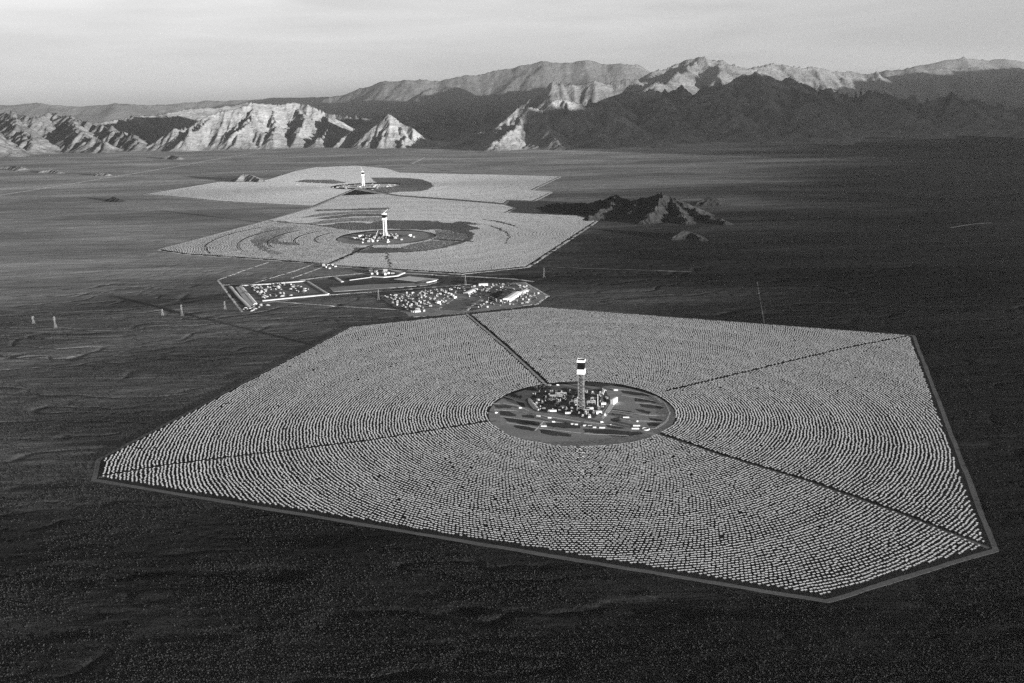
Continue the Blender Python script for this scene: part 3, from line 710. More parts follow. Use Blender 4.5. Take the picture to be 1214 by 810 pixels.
# ------------------------------------------------------------------ desert scrub in the nearest stretch
ns = 400000
Ys = 1000 + (rng.random(ns) ** 1.5) * 2600; Xs = (rng.random(ns) * 2 - 1) * (Ys * 0.66 + 150)
ins, dd = inside(Xs, Ys, F1)
dens = fbm(Xs / 160.0, Ys / 90.0, 4, 31) + 0.35 * fbm(Xs / 700., Ys / 400., 3, 32)
keep = (~ins) & (dd > 14) & (rng.random(ns) < np.clip(0.55 + dens * 1.1, 0.05, 1))
Xs, Ys = Xs[keep], Ys[keep]; n = Xs.size
s = 0.3 + rng.random(n) ** 2 * 0.8
zg = gz(Xs, Ys) - 0.03
ang = rng.random((n, 1)) * 6.283 + np.arange(5)[None] * 1.2566 + rng.normal(0, 0.25, (n, 5))
rad = s[:, None] * (0.9 + rng.random((n, 5)) * 0.5)
V = np.zeros((n, 11, 3))
V[:, :5, 0] = Xs[:, None] + rad * 0.55 * np.cos(ang); V[:, :5, 1] = Ys[:, None] + rad * 0.55 * np.sin(ang); V[:, :5, 2] = zg[:, None] - 0.1
V[:, 5:10, 0] = Xs[:, None] + rad * np.cos(ang + .4); V[:, 5:10, 1] = Ys[:, None] + rad * np.sin(ang + .4); V[:, 5:10, 2] = zg[:, None] + s[:, None] * (0.75 + rng.random((n, 5)) * 0.6)
V[:, 10, 0] = Xs + rng.normal(0, 0.2, n) * s; V[:, 10, 1] = Ys + rng.normal(0, 0.2, n) * s; V[:, 10, 2] = zg + s * (1.35 + rng.random(n) * 0.4)
q = []
for i in range(5):
    j = (i + 1) % 5; q += [(i, j, 5 + j), (i, 5 + j, 5 + i), (5 + i, 5 + j, 10)]
q = np.array(q)
F = (np.arange(n)[:, None, None] * 11 + q[None]).reshape(-1, 3)
M_shrub = grey('desert_shrub_leaves', 0.04, 1.0, var=0.5, scale=0.2)
M_shrub.node_tree.nodes['Principled BSDF'].inputs['Specular IOR Level'].default_value = 0.0
print('SHRUBS', n)
o = link_mesh('desert_scrub', V.reshape(-1, 3), F, M_shrub)
tag(o, 'low desert shrubs scattered over the near valley floor', 'shrubs', kind='stuff')

# ------------------------------------------------------------------ towers
def solar_tower(T, label, rot, clad, crane, zb=0.4, head=19.5, grp=None):
    t = bpy.data.objects.new('solar_tower', None); COL.objects.link(t); t.location = (T[0], T[1], zb); t.rotation_euler = (0, 0, rot)
    tag(t, label, 'tower')
    def part(name, mb, mat, parent=t): return mb.build(name, mat, parent)
    # lattice shaft : four legs, rings and cross braces
    m = MB(); zt = 104.0; nb = 11; wb, wt = 10.0, 7.0
    def hw(z): return wb + (wt - wb) * min(1, z / 40.0)
    sg = [(-1, -1), (1, -1), (1, 1), (-1, 1)]
    lw = 0.7 if not clad else 1.3
    for i in range(nb):
        za, zc = zt * i / nb, zt * (i + 1) / nb; a, b = hw(za), hw(zc)
        for k in range(4):
            p, q = sg[k], sg[(k + 1) % 4]
            m.bar((p[0] * a, p[1] * a, za), (p[0] * b, p[1] * b, zc), lw)
            m.bar((p[0] * b, p[1] * b, zc), (q[0] * b, q[1] * b, zc), 0.55)
            m.bar((p[0] * a, p[1] * a, za), (q[0] * b, q[1] * b, zc), 0.45); m.bar((q[0] * a, q[1] * a, za), (p[0] * b, p[1] * b, zc), 0.45)
    part('lattice_shaft', m, M_lattice if not clad else M_light)
    m = MB()
    for i in range(1, nb, 2): m.box(0, 0, zt * i / nb, 15.5, 15.5, 0.4)
    part('landing', m, M_dark)
    m = MB(); m.box(-2.5, 1.5, 0, 4.5, 4.5, zt); m.tube((3.5, -2.5, 0), (3.5, -2.5, zt), 1.0, n=10); m.tube((1.0, 4, 0), (1.0, 4, zt), 0.8, n=10)
    part('lift_and_pipes', m, M_dark)
    if clad:
        m = MB()
        for sx, sy in sg: m.box(sx * 6.4, sy * 6.4, 3, 3.6, 3.6, zt - 6)
        part('cladding', m, M_white)
    h = head / 2
    m = MB(); m.box(0, 0, zt, head, head, 11.5); m.box(0, 0, zt - 1.2, head + 1.6, head + 1.6, 1.2); part('lower_heat_shield', m, M_white)
    m = MB(); m.box(0, 0, zt + 11.5, head - 1.6, head - 1.6, 19.0)
    for k in range(9):
        x = -h + 2.2 + k * (head - 4.4) / 8
        for sgn in (-1, 1): m.box(x, sgn * (h - 0.75), zt + 12, 0.5, 0.5, 18); m.box(sgn * (h - 0.75), x, zt + 12, 0.5, 0.5, 18)
    part('receiver', m, M_black)
    m = MB(); zz = zt + 30.5
    for sx, sy, lx, ly in ((0, -h, head + .6, .6), (0, h, head + .6, .6), (-h, 0, .6, head - .6), (h, 0, .6, head - .6)): m.box(sx, sy, zz, lx, ly, 6.0)
    m.box(0, 0, zz, head - 0.8, head - 0.8, 0.8); part('upper_heat_shield', m, M_white)
    m = MB(); m.tube((-5, 2, zz + .8), (6, 2, zz + .8), 0.01, n=4)
    m = MB(); m.box(-3, 2, zz + .8, 11, 3.2, 3.4); m.box(5, -4, zz + .8, 5, 5, 3.0); m.tube((-6, -5, zz + .8), (-6, -5, zz + 5), 1.1, n=8); part('steam_drum', m, M_dark)
    m = MB()
    for sx, sy in sg: m.tube((sx * (h - .6), sy * (h - .6), zz + 6), (sx * (h - .6), sy * (h - .6), zz + 8.2), 0.18, n=5)
    part('corner_post', m, M_light)
    if crane:
        cl, ca, ce = crane
        m = MB(); m.box(0, 0, zz + .8, 3, 3, 11); part('crane_mast', m, M_white)
        m = MB(); b0 = Vector((0, 0, zz + 11.8)); d = Vector((math.cos(ca) * math.cos(ce), math.sin(ca) * math.cos(ce), math.sin(ce)))
        sidev = Vector((-math.sin(ca), math.cos(ca), 0)); up = d.cross(sidev)
        k = int(cl / 5)
        for e in (sidev * 1.3, -sidev * 1.3, up * -1.8): m.bar(b0 + e, b0 + e * 0.4 + d * cl, 0.42)
        for i in range(k):
            a = b0 + d * (cl * i / k); c = b0 + d * (cl * (i + 1) / k)
            m.bar(a + sidev * 1.2, c - sidev * 1.1, 0.25); m.bar(a - up * 1.6, c + sidev * 1.1, 0.25); m.bar(a - up * 1.6, c - sidev * 1.1, 0.25)
        m.box((b0 - d * 6).x, (b0 - d * 6).y, (b0 - d * 6).z - 1.5, 5, 3.4, 3, ca); m.bar(b0, b0 - d * 6, 0.5)
        part('crane_jib', m, M_white)
    return t
solar_tower(T1, 'open lattice tower with black receiver in the nearest field', R(-12), False, None, 0.47)
solar_tower(T2, 'pale clad tower with a crane on top in the middle field', R(-20), True, (34, R(50), R(40)), 0.62, 22)
solar_tower(T3, 'pale tower with a long crane jib on top in the farthest field', R(-8), True, (46, R(150), R(62)), 0.82, 22)

# ------------------------------------------------------------------ transmission pylons
def pylon(uv, label, h=42.0, rot=0.0):
    x, y = G(*uv); t = bpy.data.objects.new('pylon', None); COL.objects.link(t); t.location = (x, y, gz1(x, y) - 0.1); t.rotation_euler = (0, 0, rot)
    tag(t, label, 'pylon', 'power line pylons')
    sg = [(-1, -1), (1, -1), (1, 1), (-1, 1)]; m = MB(); nb = 7
    def hw(z): return 4.4 + (0.9 - 4.4) * min(1, z / (h * 0.72)) ** 0.8
    for k in range(4):
        l = MB()
        for i in range(nb):
            za, zb_ = h * i / nb, h * (i + 1) / nb
            l.bar((sg[k][0] * hw(za), sg[k][1] * hw(za), za), (sg[k][0] * hw(zb_), sg[k][1] * hw(zb_), zb_), 0.15)
        l.build('leg', M_mid, t)
    for i in range(nb):
        za, zb_ = h * i / nb, h * (i + 1) / nb; a, b = hw(za), hw(zb_)
        for k in range(4):
            p, q = sg[k], sg[(k + 1) % 4]
            m.bar((p[0] * a, p[1] * a, za), (q[0] * b, q[1] * b, zb_), 0.1); m.bar((p[0] * b, p[1] * b, zb_), (q[0] * b, q[1] * b, zb_), 0.1)
    m.build('bracing', M_mid, t)
    for z, w in ((h * 0.74, 9.5), (h * 0.92, 7.5)):
        c = MB()
        for s in (-1, 1): c.bar((0, s, z), (0, s * w, z + 0.6), 0.28); c.bar((0, s, z + 2.4), (0, s * w, z + 0.6), 0.2); c.tube((0, s * w, z + .6), (0, s * w, z - 2.0), 0.2, n=6)
        c.build('crossarm', M_mid, t)
    return t
for uv, lb, h in (((66, 389), 'lattice power pylon standing alone at the far left', 46), ((216, 374), 'lattice power pylon beside the thin tower shadow', 46), ((267, 367), 'small power pylon just left of the pond compound', 34),
                  ((449, 356), 'power pylon at the left corner of the building yard', 46), ((552, 338), 'power pylon behind the building yard', 44), ((645, 329), 'power pylon right of the building yard', 46),
                  ((40, 384), 'faint thin pylon next to the left edge', 30), ((193, 374), 'slight pylon left of the thin tower shadow', 26)):
    pylon(uv, lb, h)

# ------------------------------------------------------------------ generic site things
def place(name, label, cat, uv, z=0.45, rot=0.0, group=None):
    x, y = G(*uv); o = bpy.data.objects.new(name, None); COL.objects.link(o); o.location = (x, y, z); o.rotation_euler = (0, 0, rot)
    return tag(o, label, cat, group)

def hall(uv, lx, ly, h, rot, label, z=0.45, roof=M_white, wall=M_light, name='building', rise=None, group=None):
    t = place(name, label, 'building', uv, z, rot, group)
    m = MB(); m.box(0, 0, 0, lx, ly, h); m.build('wall', wall, t)
    m = MB(); X_, Y_ = lx / 2 + .5, ly / 2 + .5; r = rise if rise is not None else ly * 0.08
    z0 = h + 0.02
    vs = [(-X_, -Y_, z0), (X_, -Y_, z0), (X_, Y_, z0), (-X_, Y_, z0), (-X_, 0, z0 + r), (X_, 0, z0 + r)]
    m.add(vs, [(0, 1, 5, 4), (2, 3, 4, 5), (0, 4, 3), (1, 2, 5), (3, 2, 1, 0)]); m.build('roof', roof, t)
    m = MB(); nb = max(2, int(lx / 7))
    for i in range(nb):
        x = -lx / 2 + (i + .5) * lx / nb
        for s in (-1, 1): m.box(x, s * (ly / 2 + 0.04), h * 0.4, 1.6, 0.12, min(1.4, h * 0.35))
    m.build('window', M_glass, t)
    m = MB(); m.box(lx / 2 + 0.05, 0, 0, 0.14, min(4, ly * 0.4), min(4, h * 0.75)); m.build('door', M_mid, t)
    return t

def hall2(p, q, ly, h, label, **k):
    a, b = G(*p), G(*q); return hall(((p[0] + q[0]) / 2, (p[1] + q[1]) / 2), math.hypot(b[0] - a[0], b[1] - a[1]), ly, h, math.atan2(b[1] - a[1], b[0] - a[0]), label, **k)

def trailer(uv, lx, rot, label, z=0.45, group=None, w=3.4):
    t = place('site_trailer', label, 'trailer', uv, z, rot, group)
    m = MB(); m.box(0, 0, 0.7, lx, w, 2.7); m.build('body', M_paint, t)
    m = MB(); m.box(0, 0, 3.42, lx + .3, w + .3, 0.18); m.build('roof', M_roof, t)
    m = MB()
    for x in (-lx * .3, 0, lx * .3): m.box(x, -w / 2 - .02, 1.8, 1.2, 0.08, 0.9)
    m.build('window', M_glass, t)
    m = MB()
    for x in (-lx * .2, lx * .2):
        m.tube((x, -w / 2 + .1, .45), (x, w / 2 - .1, .45), 0.45, n=10)
    m.build('wheel', M_tyre, t)
    return t

def tank(uv, r, h, label, mat=M_light, z=0.45):
    t = place('storage_tank', label, 'tank', uv, z)
    m = MB(); m.tube((0, 0, 0), (0, 0, h), r, n=28); m.build('shell', mat, t)
    m = MB(); m.tube((0, 0, h + .01), (0, 0, h + r * 0.18), r * 1.02, r * 0.15, n=28); m.build('roof', mat, t)
    m = MB(); m.bar((r + .25, -.4, 0), (r + .25, -.4, h), 0.09); m.bar((r + .25, .4, 0), (r + .25, .4, h), 0.09)
    for i in range(int(h / 1.0)): m.bar((r + .25, -.4, i + .5), (r + .25, .4, i + .5), 0.06)
    m.build('ladder', M_mid, t)
    return t

def car_meshes(big=False):
    b = MB(); 
    L_, W_, H_ = (8.5, 2.5, 1.2) if big else (4.8, 1.9, 0.75)
    b.box(0, 0, 0.45, L_, W_, H_); 
    if big: b.box(-1.2, 0, 1.68, 6.0, 2.5, 1.9)
    c = MB(); c.box(3.2 if big else -.25, 0, 0.46 + H_, 2.0 if big else 2.6, W_ * .92, 1.3 if big else 0.62, taper=0.8)
    w = MB()
    for x in (-L_ * .32, L_ * .32): w.tube((x, -W_ / 2 - .03, .4), (x, W_ / 2 + .03, .4), 0.42, n=10)
    return b, c, w
def vehicle(xy, rot, label, big, body, group, z=0.45):
    k = 'truck' if big else 'car'
    t = bpy.data.objects.new('parked_' + k, None); COL.objects.link(t); t.location = (xy[0], xy[1], z); t.rotation_euler = (0, 0, rot)
    tag(t, label, k, group)
    for (nm, me) in proto_v[(big, body)]:
        o = bpy.data.objects.new(nm, me); COL.objects.link(o); o.parent = t
    return t
proto_v = {}
for big in (False, True):
    for body, mt in (('white', M_paint), ('dark', M_mid)):
        b, c, w = car_meshes(big); lst = []
        for nm, mb, mm in (('body', b, mt), ('cab', c, M_glass), ('wheels', w, M_tyre)):
            o = mb.build(nm, mm); lst.append((nm, o.data)); bpy.data.objects.remove(o)
        proto_v[(big, body)] = lst

# ---- near clearing
A = lambda x, y: (580 + x / 10.127, 440 + y / 10.127)
B = lambda x, y: (690 + x / 10.127, 440 + y / 10.127)
# curved pale earth bank
bank = GP([A(480, 338), A(505, 375), A(530, 415), A(565, 450), A(600, 470)])
m = MB(); prev = None; rings = []
for i, p in enumerate(bank):
    a = Vector(bank[max(0, i - 1)]); b = Vector(bank[min(len(bank) - 1, i + 1)]); d = (b - a).normalized(); nn = Vector((-d.y, d.x)); P_ = Vector(p)
    k = 1.0 if 0 < i < len(bank) - 1 else 0.6
    rings.append([(P_.x + nn.x * o_ * k, P_.y + nn.y * o_ * k, z_ * k) for o_, z_ in ((-8, 0), (-2.2, 5.2), (2.2, 5.2), (8, 0))])
vs = [v for r_ in rings for v in r_]; fs = []
for i in range(len(rings) - 1):
    for j in range(3): fs.append((4 * i + j, 4 * i + j + 1, 4 * i + j + 5, 4 * i + j + 4))
fs += [(0, 3, 2, 1), tuple(4 * (len(rings) - 1) + j for j in (0, 1, 2, 3))]
m.add(vs, fs); o = m.build('earth_bank', M_berm); o.location.z = 0.44
tag(o, 'curved pale earth bank left of the dark plant yard', 'earth bank')
hall(B(385, 385), 26, 9, 13, R(58), 'large bright white hall standing right of the near tower', roof=M_white, wall=M_white, name='condenser_hall')
hall(B(197, 508), 15, 13, 6, R(12), 'square white walled building below right of the near tower')
hall(A(760, 487), 21, 6, 4.5, R(-3), 'long low white building at the lower left of the plant yard')
hall(A(945, 512), 14, 7, 4, R(-3), 'short white shed left of the foot of the near tower')
hall(A(990, 462), 6, 6, 6, R(20), 'small cubic pale cabin beside the foot of the near tower')
hall(B(258, 402), 13, 6, 5, R(5), 'white flat shed between the near tower and the white hall')
hall(B(235, 366), 9, 5, 4, R(5), 'smaller grey white shed behind the flat shed')
hall(B(95, 458), 18, 5, 4.5, R(2), 'narrow white pipe shelter just right of the near tower foot')
hall(A(725, 182), 8, 6, 4, R(-30), 'small white gatehouse where the track enters the near clearing')
hall(B(405, 235), 11, 6, 4, R(-5), 'pale flat cabin behind the white hall')
hall(A(655, 462), 8, 6, 4, R(10), 'small bright cabin at the left corner of the plant yard')
tank(A(587, 362), 5.5, 6, 'pale round tank left end of the dark plant yard')
tank(A(820, 400), 4, 7, 'light tank among the dark plant left of the near tower')
tank(A(880, 440), 6.5, 4, 'wide low ring edged tank left of the near tower', M_mid)
tank(B(270, 530), 3.5, 4, 'small pale tank below the white hall')
tank(B(658, 607), 3.5, 2.5, 'low round grey tank above the twin trailers')
tank(B(40, 525), 4, 5, 'pale tank right beside the near tower foot')
trailer(B(530, 566), 15, R(-3), 'lone white trailer in the open right part of the near clearing')
trailer(B(655, 666), 17, R(-4), 'upper of two long white trailers parked at the right of the near clearing', w=4.5)
trailer(B(641, 701), 18, R(-4), 'lower of two long white trailers parked at the right of the near clearing', w=4.5)
trailer(B(242, 690), 14, R(-2), 'white trailer at the right end of the lower row', w=4)
trailer(A(655, 671), 14, R(-4), 'white trailer at the lower left between dark scrub strips', w=4)
trailer(A(1000, 645), 8, R(-4), 'left one of two white trailers side by side below the near tower', w=4)
trailer(A(1046, 650), 8, R(-4), 'right one of two white trailers side by side below the near tower', w=4)
trailer(B(32, 663), 8, R(2), 'first white trailer of the lower row, straight below the tower', w=4)
trailer(B(95, 668), 10, R(-2), 'second white trailer of the lower row below the tower', w=4)
trailer(B(150, 686), 8, R(-2), 'grey white trailer beside the second in the lower row', w=3.5)
trailer(A(725, 571), 9, R(-3), 'small white trailer below the long low building', w=3)
trailer(A(590, 549), 10, R(-20), 'pale trailer among parked loads at the lower left', w=3)
# round pond
x, y = G(*B(765, 700)); m = MB()
n_ = 36
for ra, rb, za, zb_ in ((10.5, 8.5, 0, 1.8), (8.5, 7.6, 1.8, 1.8), (7.6, 6.2, 1.8, 0.4)):
    vs = [(ra * math.cos(2 * math.pi * i / n_), ra * math.sin(2 * math.pi * i / n_), za) for i in range(n_)] + [(rb * math.cos(2 * math.pi * i / n_), rb * math.sin(2 * math.pi * i / n_), zb_) for i in range(n_)]
    m.add(vs, [(i, (i + 1) % n_, n_ + (i + 1) % n_, n_ + i) for i in range(n_)])
t = m.build('round_pond', M_berm); t.location = (x, y, 0.44); tag(t, 'small round pond with a pale rim at the right of the near clearing', 'pond')
m = MB(); m.tube((0, 0, 0.2), (0, 0, 0.7), 6.9, n=n_); m.build('water', M_water, t)
# cranes in the yard
def crane(uv, reach, az, el, label):
    t = place('crawler_crane', label, 'crane', uv, 0.47, az)
    m = MB(); m.box(0, 0, 1.3, 7, 3.6, 2.6); m.build('cab', M_white, t)
    for s in (-1, 1):
        m = MB(); m.box(0, s * 2.4, 0, 7.5, 1.1, 1.3); m.build('track', M_dark, t)
    m = MB(); d = Vector((math.cos(el), 0, math.sin(el))); b0 = Vector((2.5, 0, 3.4)); up = Vector((-math.sin(el), 0, math.cos(el)))
    for e in (Vector((0, .9, 0)), Vector((0, -.9, 0)), up * 1.4): m.bar(b0 + e, b0 + d * reach + e * .3, 0.33)
    k = int(reach / 3)
    for i in range(k):
        a = b0 + d * reach * i / k; c = b0 + d * reach * (i + 1) / k
        m.bar(a + Vector((0, .9, 0)), c - Vector((0, .9, 0)), 0.16); m.bar(a + up * 1.3, c + Vector((0, .9, 0)), 0.16); m.bar(a + up * 1.3, c - Vector((0, .9, 0)), 0.16)
    m.build('boom', M_white, t)
    m = MB(); m.bar(b0 + d * reach, (b0 + d * reach) - Vector((0, 0, reach * .5)), 0.09); m.build('cable', M_dark, t)
    return t
crane(B(232, 345), 27, R(55), R(48), 'white lattice boom crane leaning right, behind the sheds right of the near tower')
crane(B(190, 430), 30, R(90), R(86), 'slim upright boom crane between the near tower and the sheds')

# dark plant modules round the tower: pipe racks, skids, drums
def rack(uv, lx, ly, h, rot, label, group=None):
    t = place('pipe_rack', label, 'pipe rack', uv, 0.47, rot, group)
    m = MB(); k = max(2, int(lx / 6))
    for i in range(k + 1):
        x = -lx / 2 + lx * i / k
        for s in (-1, 1): m.box(x, s * ly / 2, 0, .6, .6, h)
        m.box(x, 0, h, .6, ly + .6, .5); m.box(x, 0, h * .55, .5, ly - .6, .4)
    m.build('frame', M_mid, t)
    m = MB()
    for j in range(int(ly / 1.3)):
        y = -ly / 2 + .8 + j * 1.3; m.tube((-lx / 2, y, h + .95), (lx / 2, y, h + .95), .38, n=8)
        m.tube((-lx / 2, y, h * .55 + .75), (lx / 2, y, h * .55 + .75), .3, n=8)
    m.build('pipe', M_light, t)
for uv, lx, ly, h, rt, lb in ((A(800, 330), 34, 7, 9, 4, 'upper long pipe rack in the dark yard left of the near tower'), (A(760, 370), 26, 6, 7, -6, 'middle pipe rack in the dark yard left of the near tower'),
                              (A(860, 290), 30, 5, 6, 2, 'hindmost pipe rack in the dark yard left of the near tower'), (A(1040, 400), 20, 7, 12, 84, 'pipe rack running away from the foot of the near tower'),
                              (B(110, 400), 22, 7, 9, 10, 'pipe rack between the near tower and the upright crane'), (B(150, 350), 20, 5, 7, 2, 'rear pipe rack right of the near tower'),
                              (B(60, 500), 18, 6, 8, -15, 'front pipe rack right below the near tower')):
    rack(uv, lx, ly, h, R(rt), lb)
r2 = random.Random(3)
cpoly = GP(core); cx_ = [p[0] for p in cpoly]; cy_ = [p[1] for p in cpoly]
mods = []
for kind in range(6):
    m = MB(); r3 = random.Random(40 + kind); lx, ly, h = r3.uniform(5, 12), r3.uniform(4, 8), r3.uniform(3, 9)
    m.box(0, 0, 0, lx, ly, h, mi=0); m.box(r3.uniform(-1, 1), 0, h + .02, lx * .5, ly * .6, r3.uniform(1, 3), mi=1)
    m.tube((lx / 2 + 1.2, 0, 0), (lx / 2 + 1.2, 0, h * 1.3), 0.9, n=10, mi=1); m.bar((-lx / 2, ly / 2 + .4, h * .6), (lx / 2, ly / 2 + .4, h * .6), .25, mi=2)
    m.box(0, 0, h * 0.62, lx + .8, ly + .8, .25, mi=2)
    o = m.build('plant_module', [M_dark, M_mid, M_light]); mods.append(o.data); bpy.data.objects.remove(o)
cnt = 0; tries = 0; placed = []
while cnt < 64 and tries < 5000:
    tries += 1
    x = r2.uniform(min(cx_), max(cx_)); y = r2.uniform(min(cy_), max(cy_))
    ok, dm = inside(np.array([x]), np.array([y]), cpoly, 7)
    if not ok[0] or math.hypot(x - T1[0], y - T1[1]) < 20 or any(math.hypot(x - a, y - b) < 14 for a, b in placed): continue
    placed.append((x, y)); o = bpy.data.objects.new('plant_module', r2.choice(mods)); COL.objects.link(o)
    o.location = (x, y, 0.47); o.rotation_euler = (0, 0, r2.choice((0, math.pi / 2)) + R(8)); cnt += 1
    tag(o, 'boxy dark machinery module standing in the paved yard round the near tower', 'machinery', 'machinery in the near plant yard')
# parked cars in the near clearing
pk = GP(park)
for i in range(7):
    for j in range(11):
        u, v = 626 + i * 2.1 - j * 0.2 + j * 2.2, 457 + i * 1.15 + j * 0.12
        if not inside(np.array([G(u, v)[0]]), np.array([G(u, v)[1]]), pk, 2)[0][0] or r2.random() < .18: continue
        vehicle(G(u, v), R(r2.uniform(60, 70)), 'car parked in rows on the packed earth beside the entry track', False, r2.choice(('white', 'dark', 'dark')), 'cars in the near parking area')
for uv, big, c, lb in ((A(85, 508), True, 'white', 'white truck alone near the left rim of the near clearing'), (A(375, 450), True, 'white', 'white truck on the track left of the dark yard'), (A(350, 298), False, 'white', 'white car on bare ground left of the curved bank'),
                       (A(825, 175), True, 'white', 'white truck behind the plant yard, left of the near tower'), (A(775, 618), True, 'white', 'white truck in the lower row, left half'), (A(925, 615), False, 'white', 'pale car in the lower row left of the twin trailers'),
                       (B(342, 647), False, 'white', 'pale car right of the lower row'), (B(240, 620), True, 'white', 'white truck parked end on below the gravel ramp'), (A(895, 130), False, 'white', 'pale car near the back rim of the near clearing'),
                       (B(30, 470), True, 'white', 'white truck at the right foot of the near tower'), (B(90, 562), True, 'white', 'white truck at the front edge of the plant yard'), (B(285, 238), False, 'white', 'pale car behind the leaning crane')):
    vehicle(G(*uv), R(r2.uniform(-15, 40)), lb, big, c, None)

# ---- middle and farthest clearings
def plant_cluster(Cc, T, z, where, n, rx, ry, seed, mods_far):
    r4 = random.Random(seed)
    for i in range(n):
        t_ = r4.uniform(0, 6.283); q = math.sqrt(r4.uniform(0.02, 1)); x, y = Cc[0] + rx * q * math.cos(t_), Cc[1] + ry * q * math.sin(t_)
        if math.hypot(x - T[0], y - T[1]) < 18: continue
        o = bpy.data.objects.new('plant_module', r4.choice(mods_far)); COL.objects.link(o); o.location = (x, y, z); o.rotation_euler = (0, 0, r4.uniform(0, 3)); o.scale = (1.3,) * 3
        tag(o, 'boxy module of the plant at the foot of the %s tower' % where, 'machinery', 'machinery at the %s tower' % where)
slab('plant_yard', 'dark yard round the foot of the middle tower', circle(G(452, 281), 130, 120), 0.1, 0.3, M_yard)
mods_pale = []
for kind in range(4):
    m = MB(); r3 = random.Random(80 + kind); lx, ly, h = r3.uniform(8, 16), r3.uniform(5, 9), r3.uniform(4, 8)
    m.gable(0, 0, 0, lx, ly, h, 1.2, 0, 0, 1); m.box(0, -ly / 2 - .05, h * .4, lx * .6, .12, 1.3, mi=2)
    o = m.build('site_building', [M_mid, M_light, M_glass]); mods_pale.append(o.data); bpy.data.objects.remove(o)
plant_cluster(G(452, 281), T2, 0.72, 'middle', 46, 120, 110, 5, mods)
plant_cluster(G(452, 284), T2, 0.62, 'middle', 26, 210, 150, 6, mods_pale)
plant_cluster(G(437, 221), T3, 0.82, 'farthest', 34, 280, 120, 7, mods_pale + mods[:2])
plant_cluster(G(415, 221), T3, 0.82, 'farthest', 14, 120, 60, 8, mods)
hall(G(428, 281) and (428, 281), 30, 16, 11, R(20), 'pale hall left of the middle tower', z=0.72)
crane((444, 284), 62, R(60), R(52), 'pale leaning boom crane left of the middle tower')
tank((486, 280), 11, 9, 'pale round tank right of the middle tower', M_white, z=0.62)

# ---- pond compound
ring = GP([(286, 338.5), (362, 334), (389, 349.5), (303, 361)])
slab('compound_ground', 'dark graded ground inside the pale banked pond compound', ring, -1, 0.24, M_pave)
def bankline(pts, w, h, label, mat=M_berm):
    P2 = GP(pts) if isinstance(pts[0], tuple) and pts[0][1] < 800 else pts; m = MB(); rings = []
    for i, p in enumerate(P2):
        a = Vector(P2[max(0, i - 1)]); b = Vector(P2[min(len(P2) - 1, i + 1)]); d = (b - a).normalized(); nn = Vector((-d.y, d.x))
        rings.append([(p[0] + nn.x * o_, p[1] + nn.y * o_, z_) for o_, z_ in ((-w / 2, 0), (-w * .25, h), (w * .25, h), (w / 2, 0))])
    vs = [v for r_ in rings for v in r_]; fs = []
    for i in range(len(rings) - 1):
        for j in range(3): fs.append((4 * i + j, 4 * i + j + 4, 4 * i + j + 5, 4 * i + j + 1))
    fs += [(0, 1, 2, 3), tuple(4 * (len(rings) - 1) + j for j in (3, 2, 1, 0))]
    m.add(vs, fs); o = m.build('earth_bank', mat); o.location.z = 0.30; return tag(o, label, 'earth bank')
bankline([(285, 339), (320, 337), (362, 333.5)], 24, 3, 'pale earth bank along the back of the pond compound')
bankline([(285, 340), (292, 348), (303, 361)], 20, 3, 'pale earth bank closing the left end of the pond compound')
bankline([(311, 357), (345, 353.5), (389, 349.5)], 24, 3, 'pale earth bank along the front of the pond compound')
bankline([(365, 334), (376, 341), (389, 349)], 15, 3, 'thin pale earth bank at the right end of the pond compound')
bankline([(273, 340), (283, 352), (297, 366)], 14, 2, 'outer pale bank left of the pond compound')
slab('holding_pond', 'dark long pond between the two left banks', GP([(279, 340.5), (284, 340), (301, 362), (295, 364)]), -1, 0.3, M_water, cat='pond')
bankline([(440, 328), (455, 329), (470, 327.5), (478, 324), (465, 321)], 26, 3, 'curved pale bank below the middle field')
bankline([(398, 329.5), (406, 334.5)], 16, 2, 'short slanting pale bank right of the pond compound')
bankline([(414, 332.5), (440, 329)], 14, 2, 'narrow pale bank in line with the curved bank')
slab('graded_ground', 'pale smooth graded patch above the building yard', GP([(467, 331), (485, 327.5), (520, 331), (512, 335), (490, 333.5)]), -1, 0.22, M_gravel)
slab('graded_ground', 'grey graded strip below the curved bank', GP([(390, 341), (440, 337), (520, 334.5), (505, 338.5), (440, 343), (395, 346)]), -1, 0.2, M_pad)
bankline([(505, 335.5), (517, 333)], 12, 3, 'short bright earth heap above the building yard')

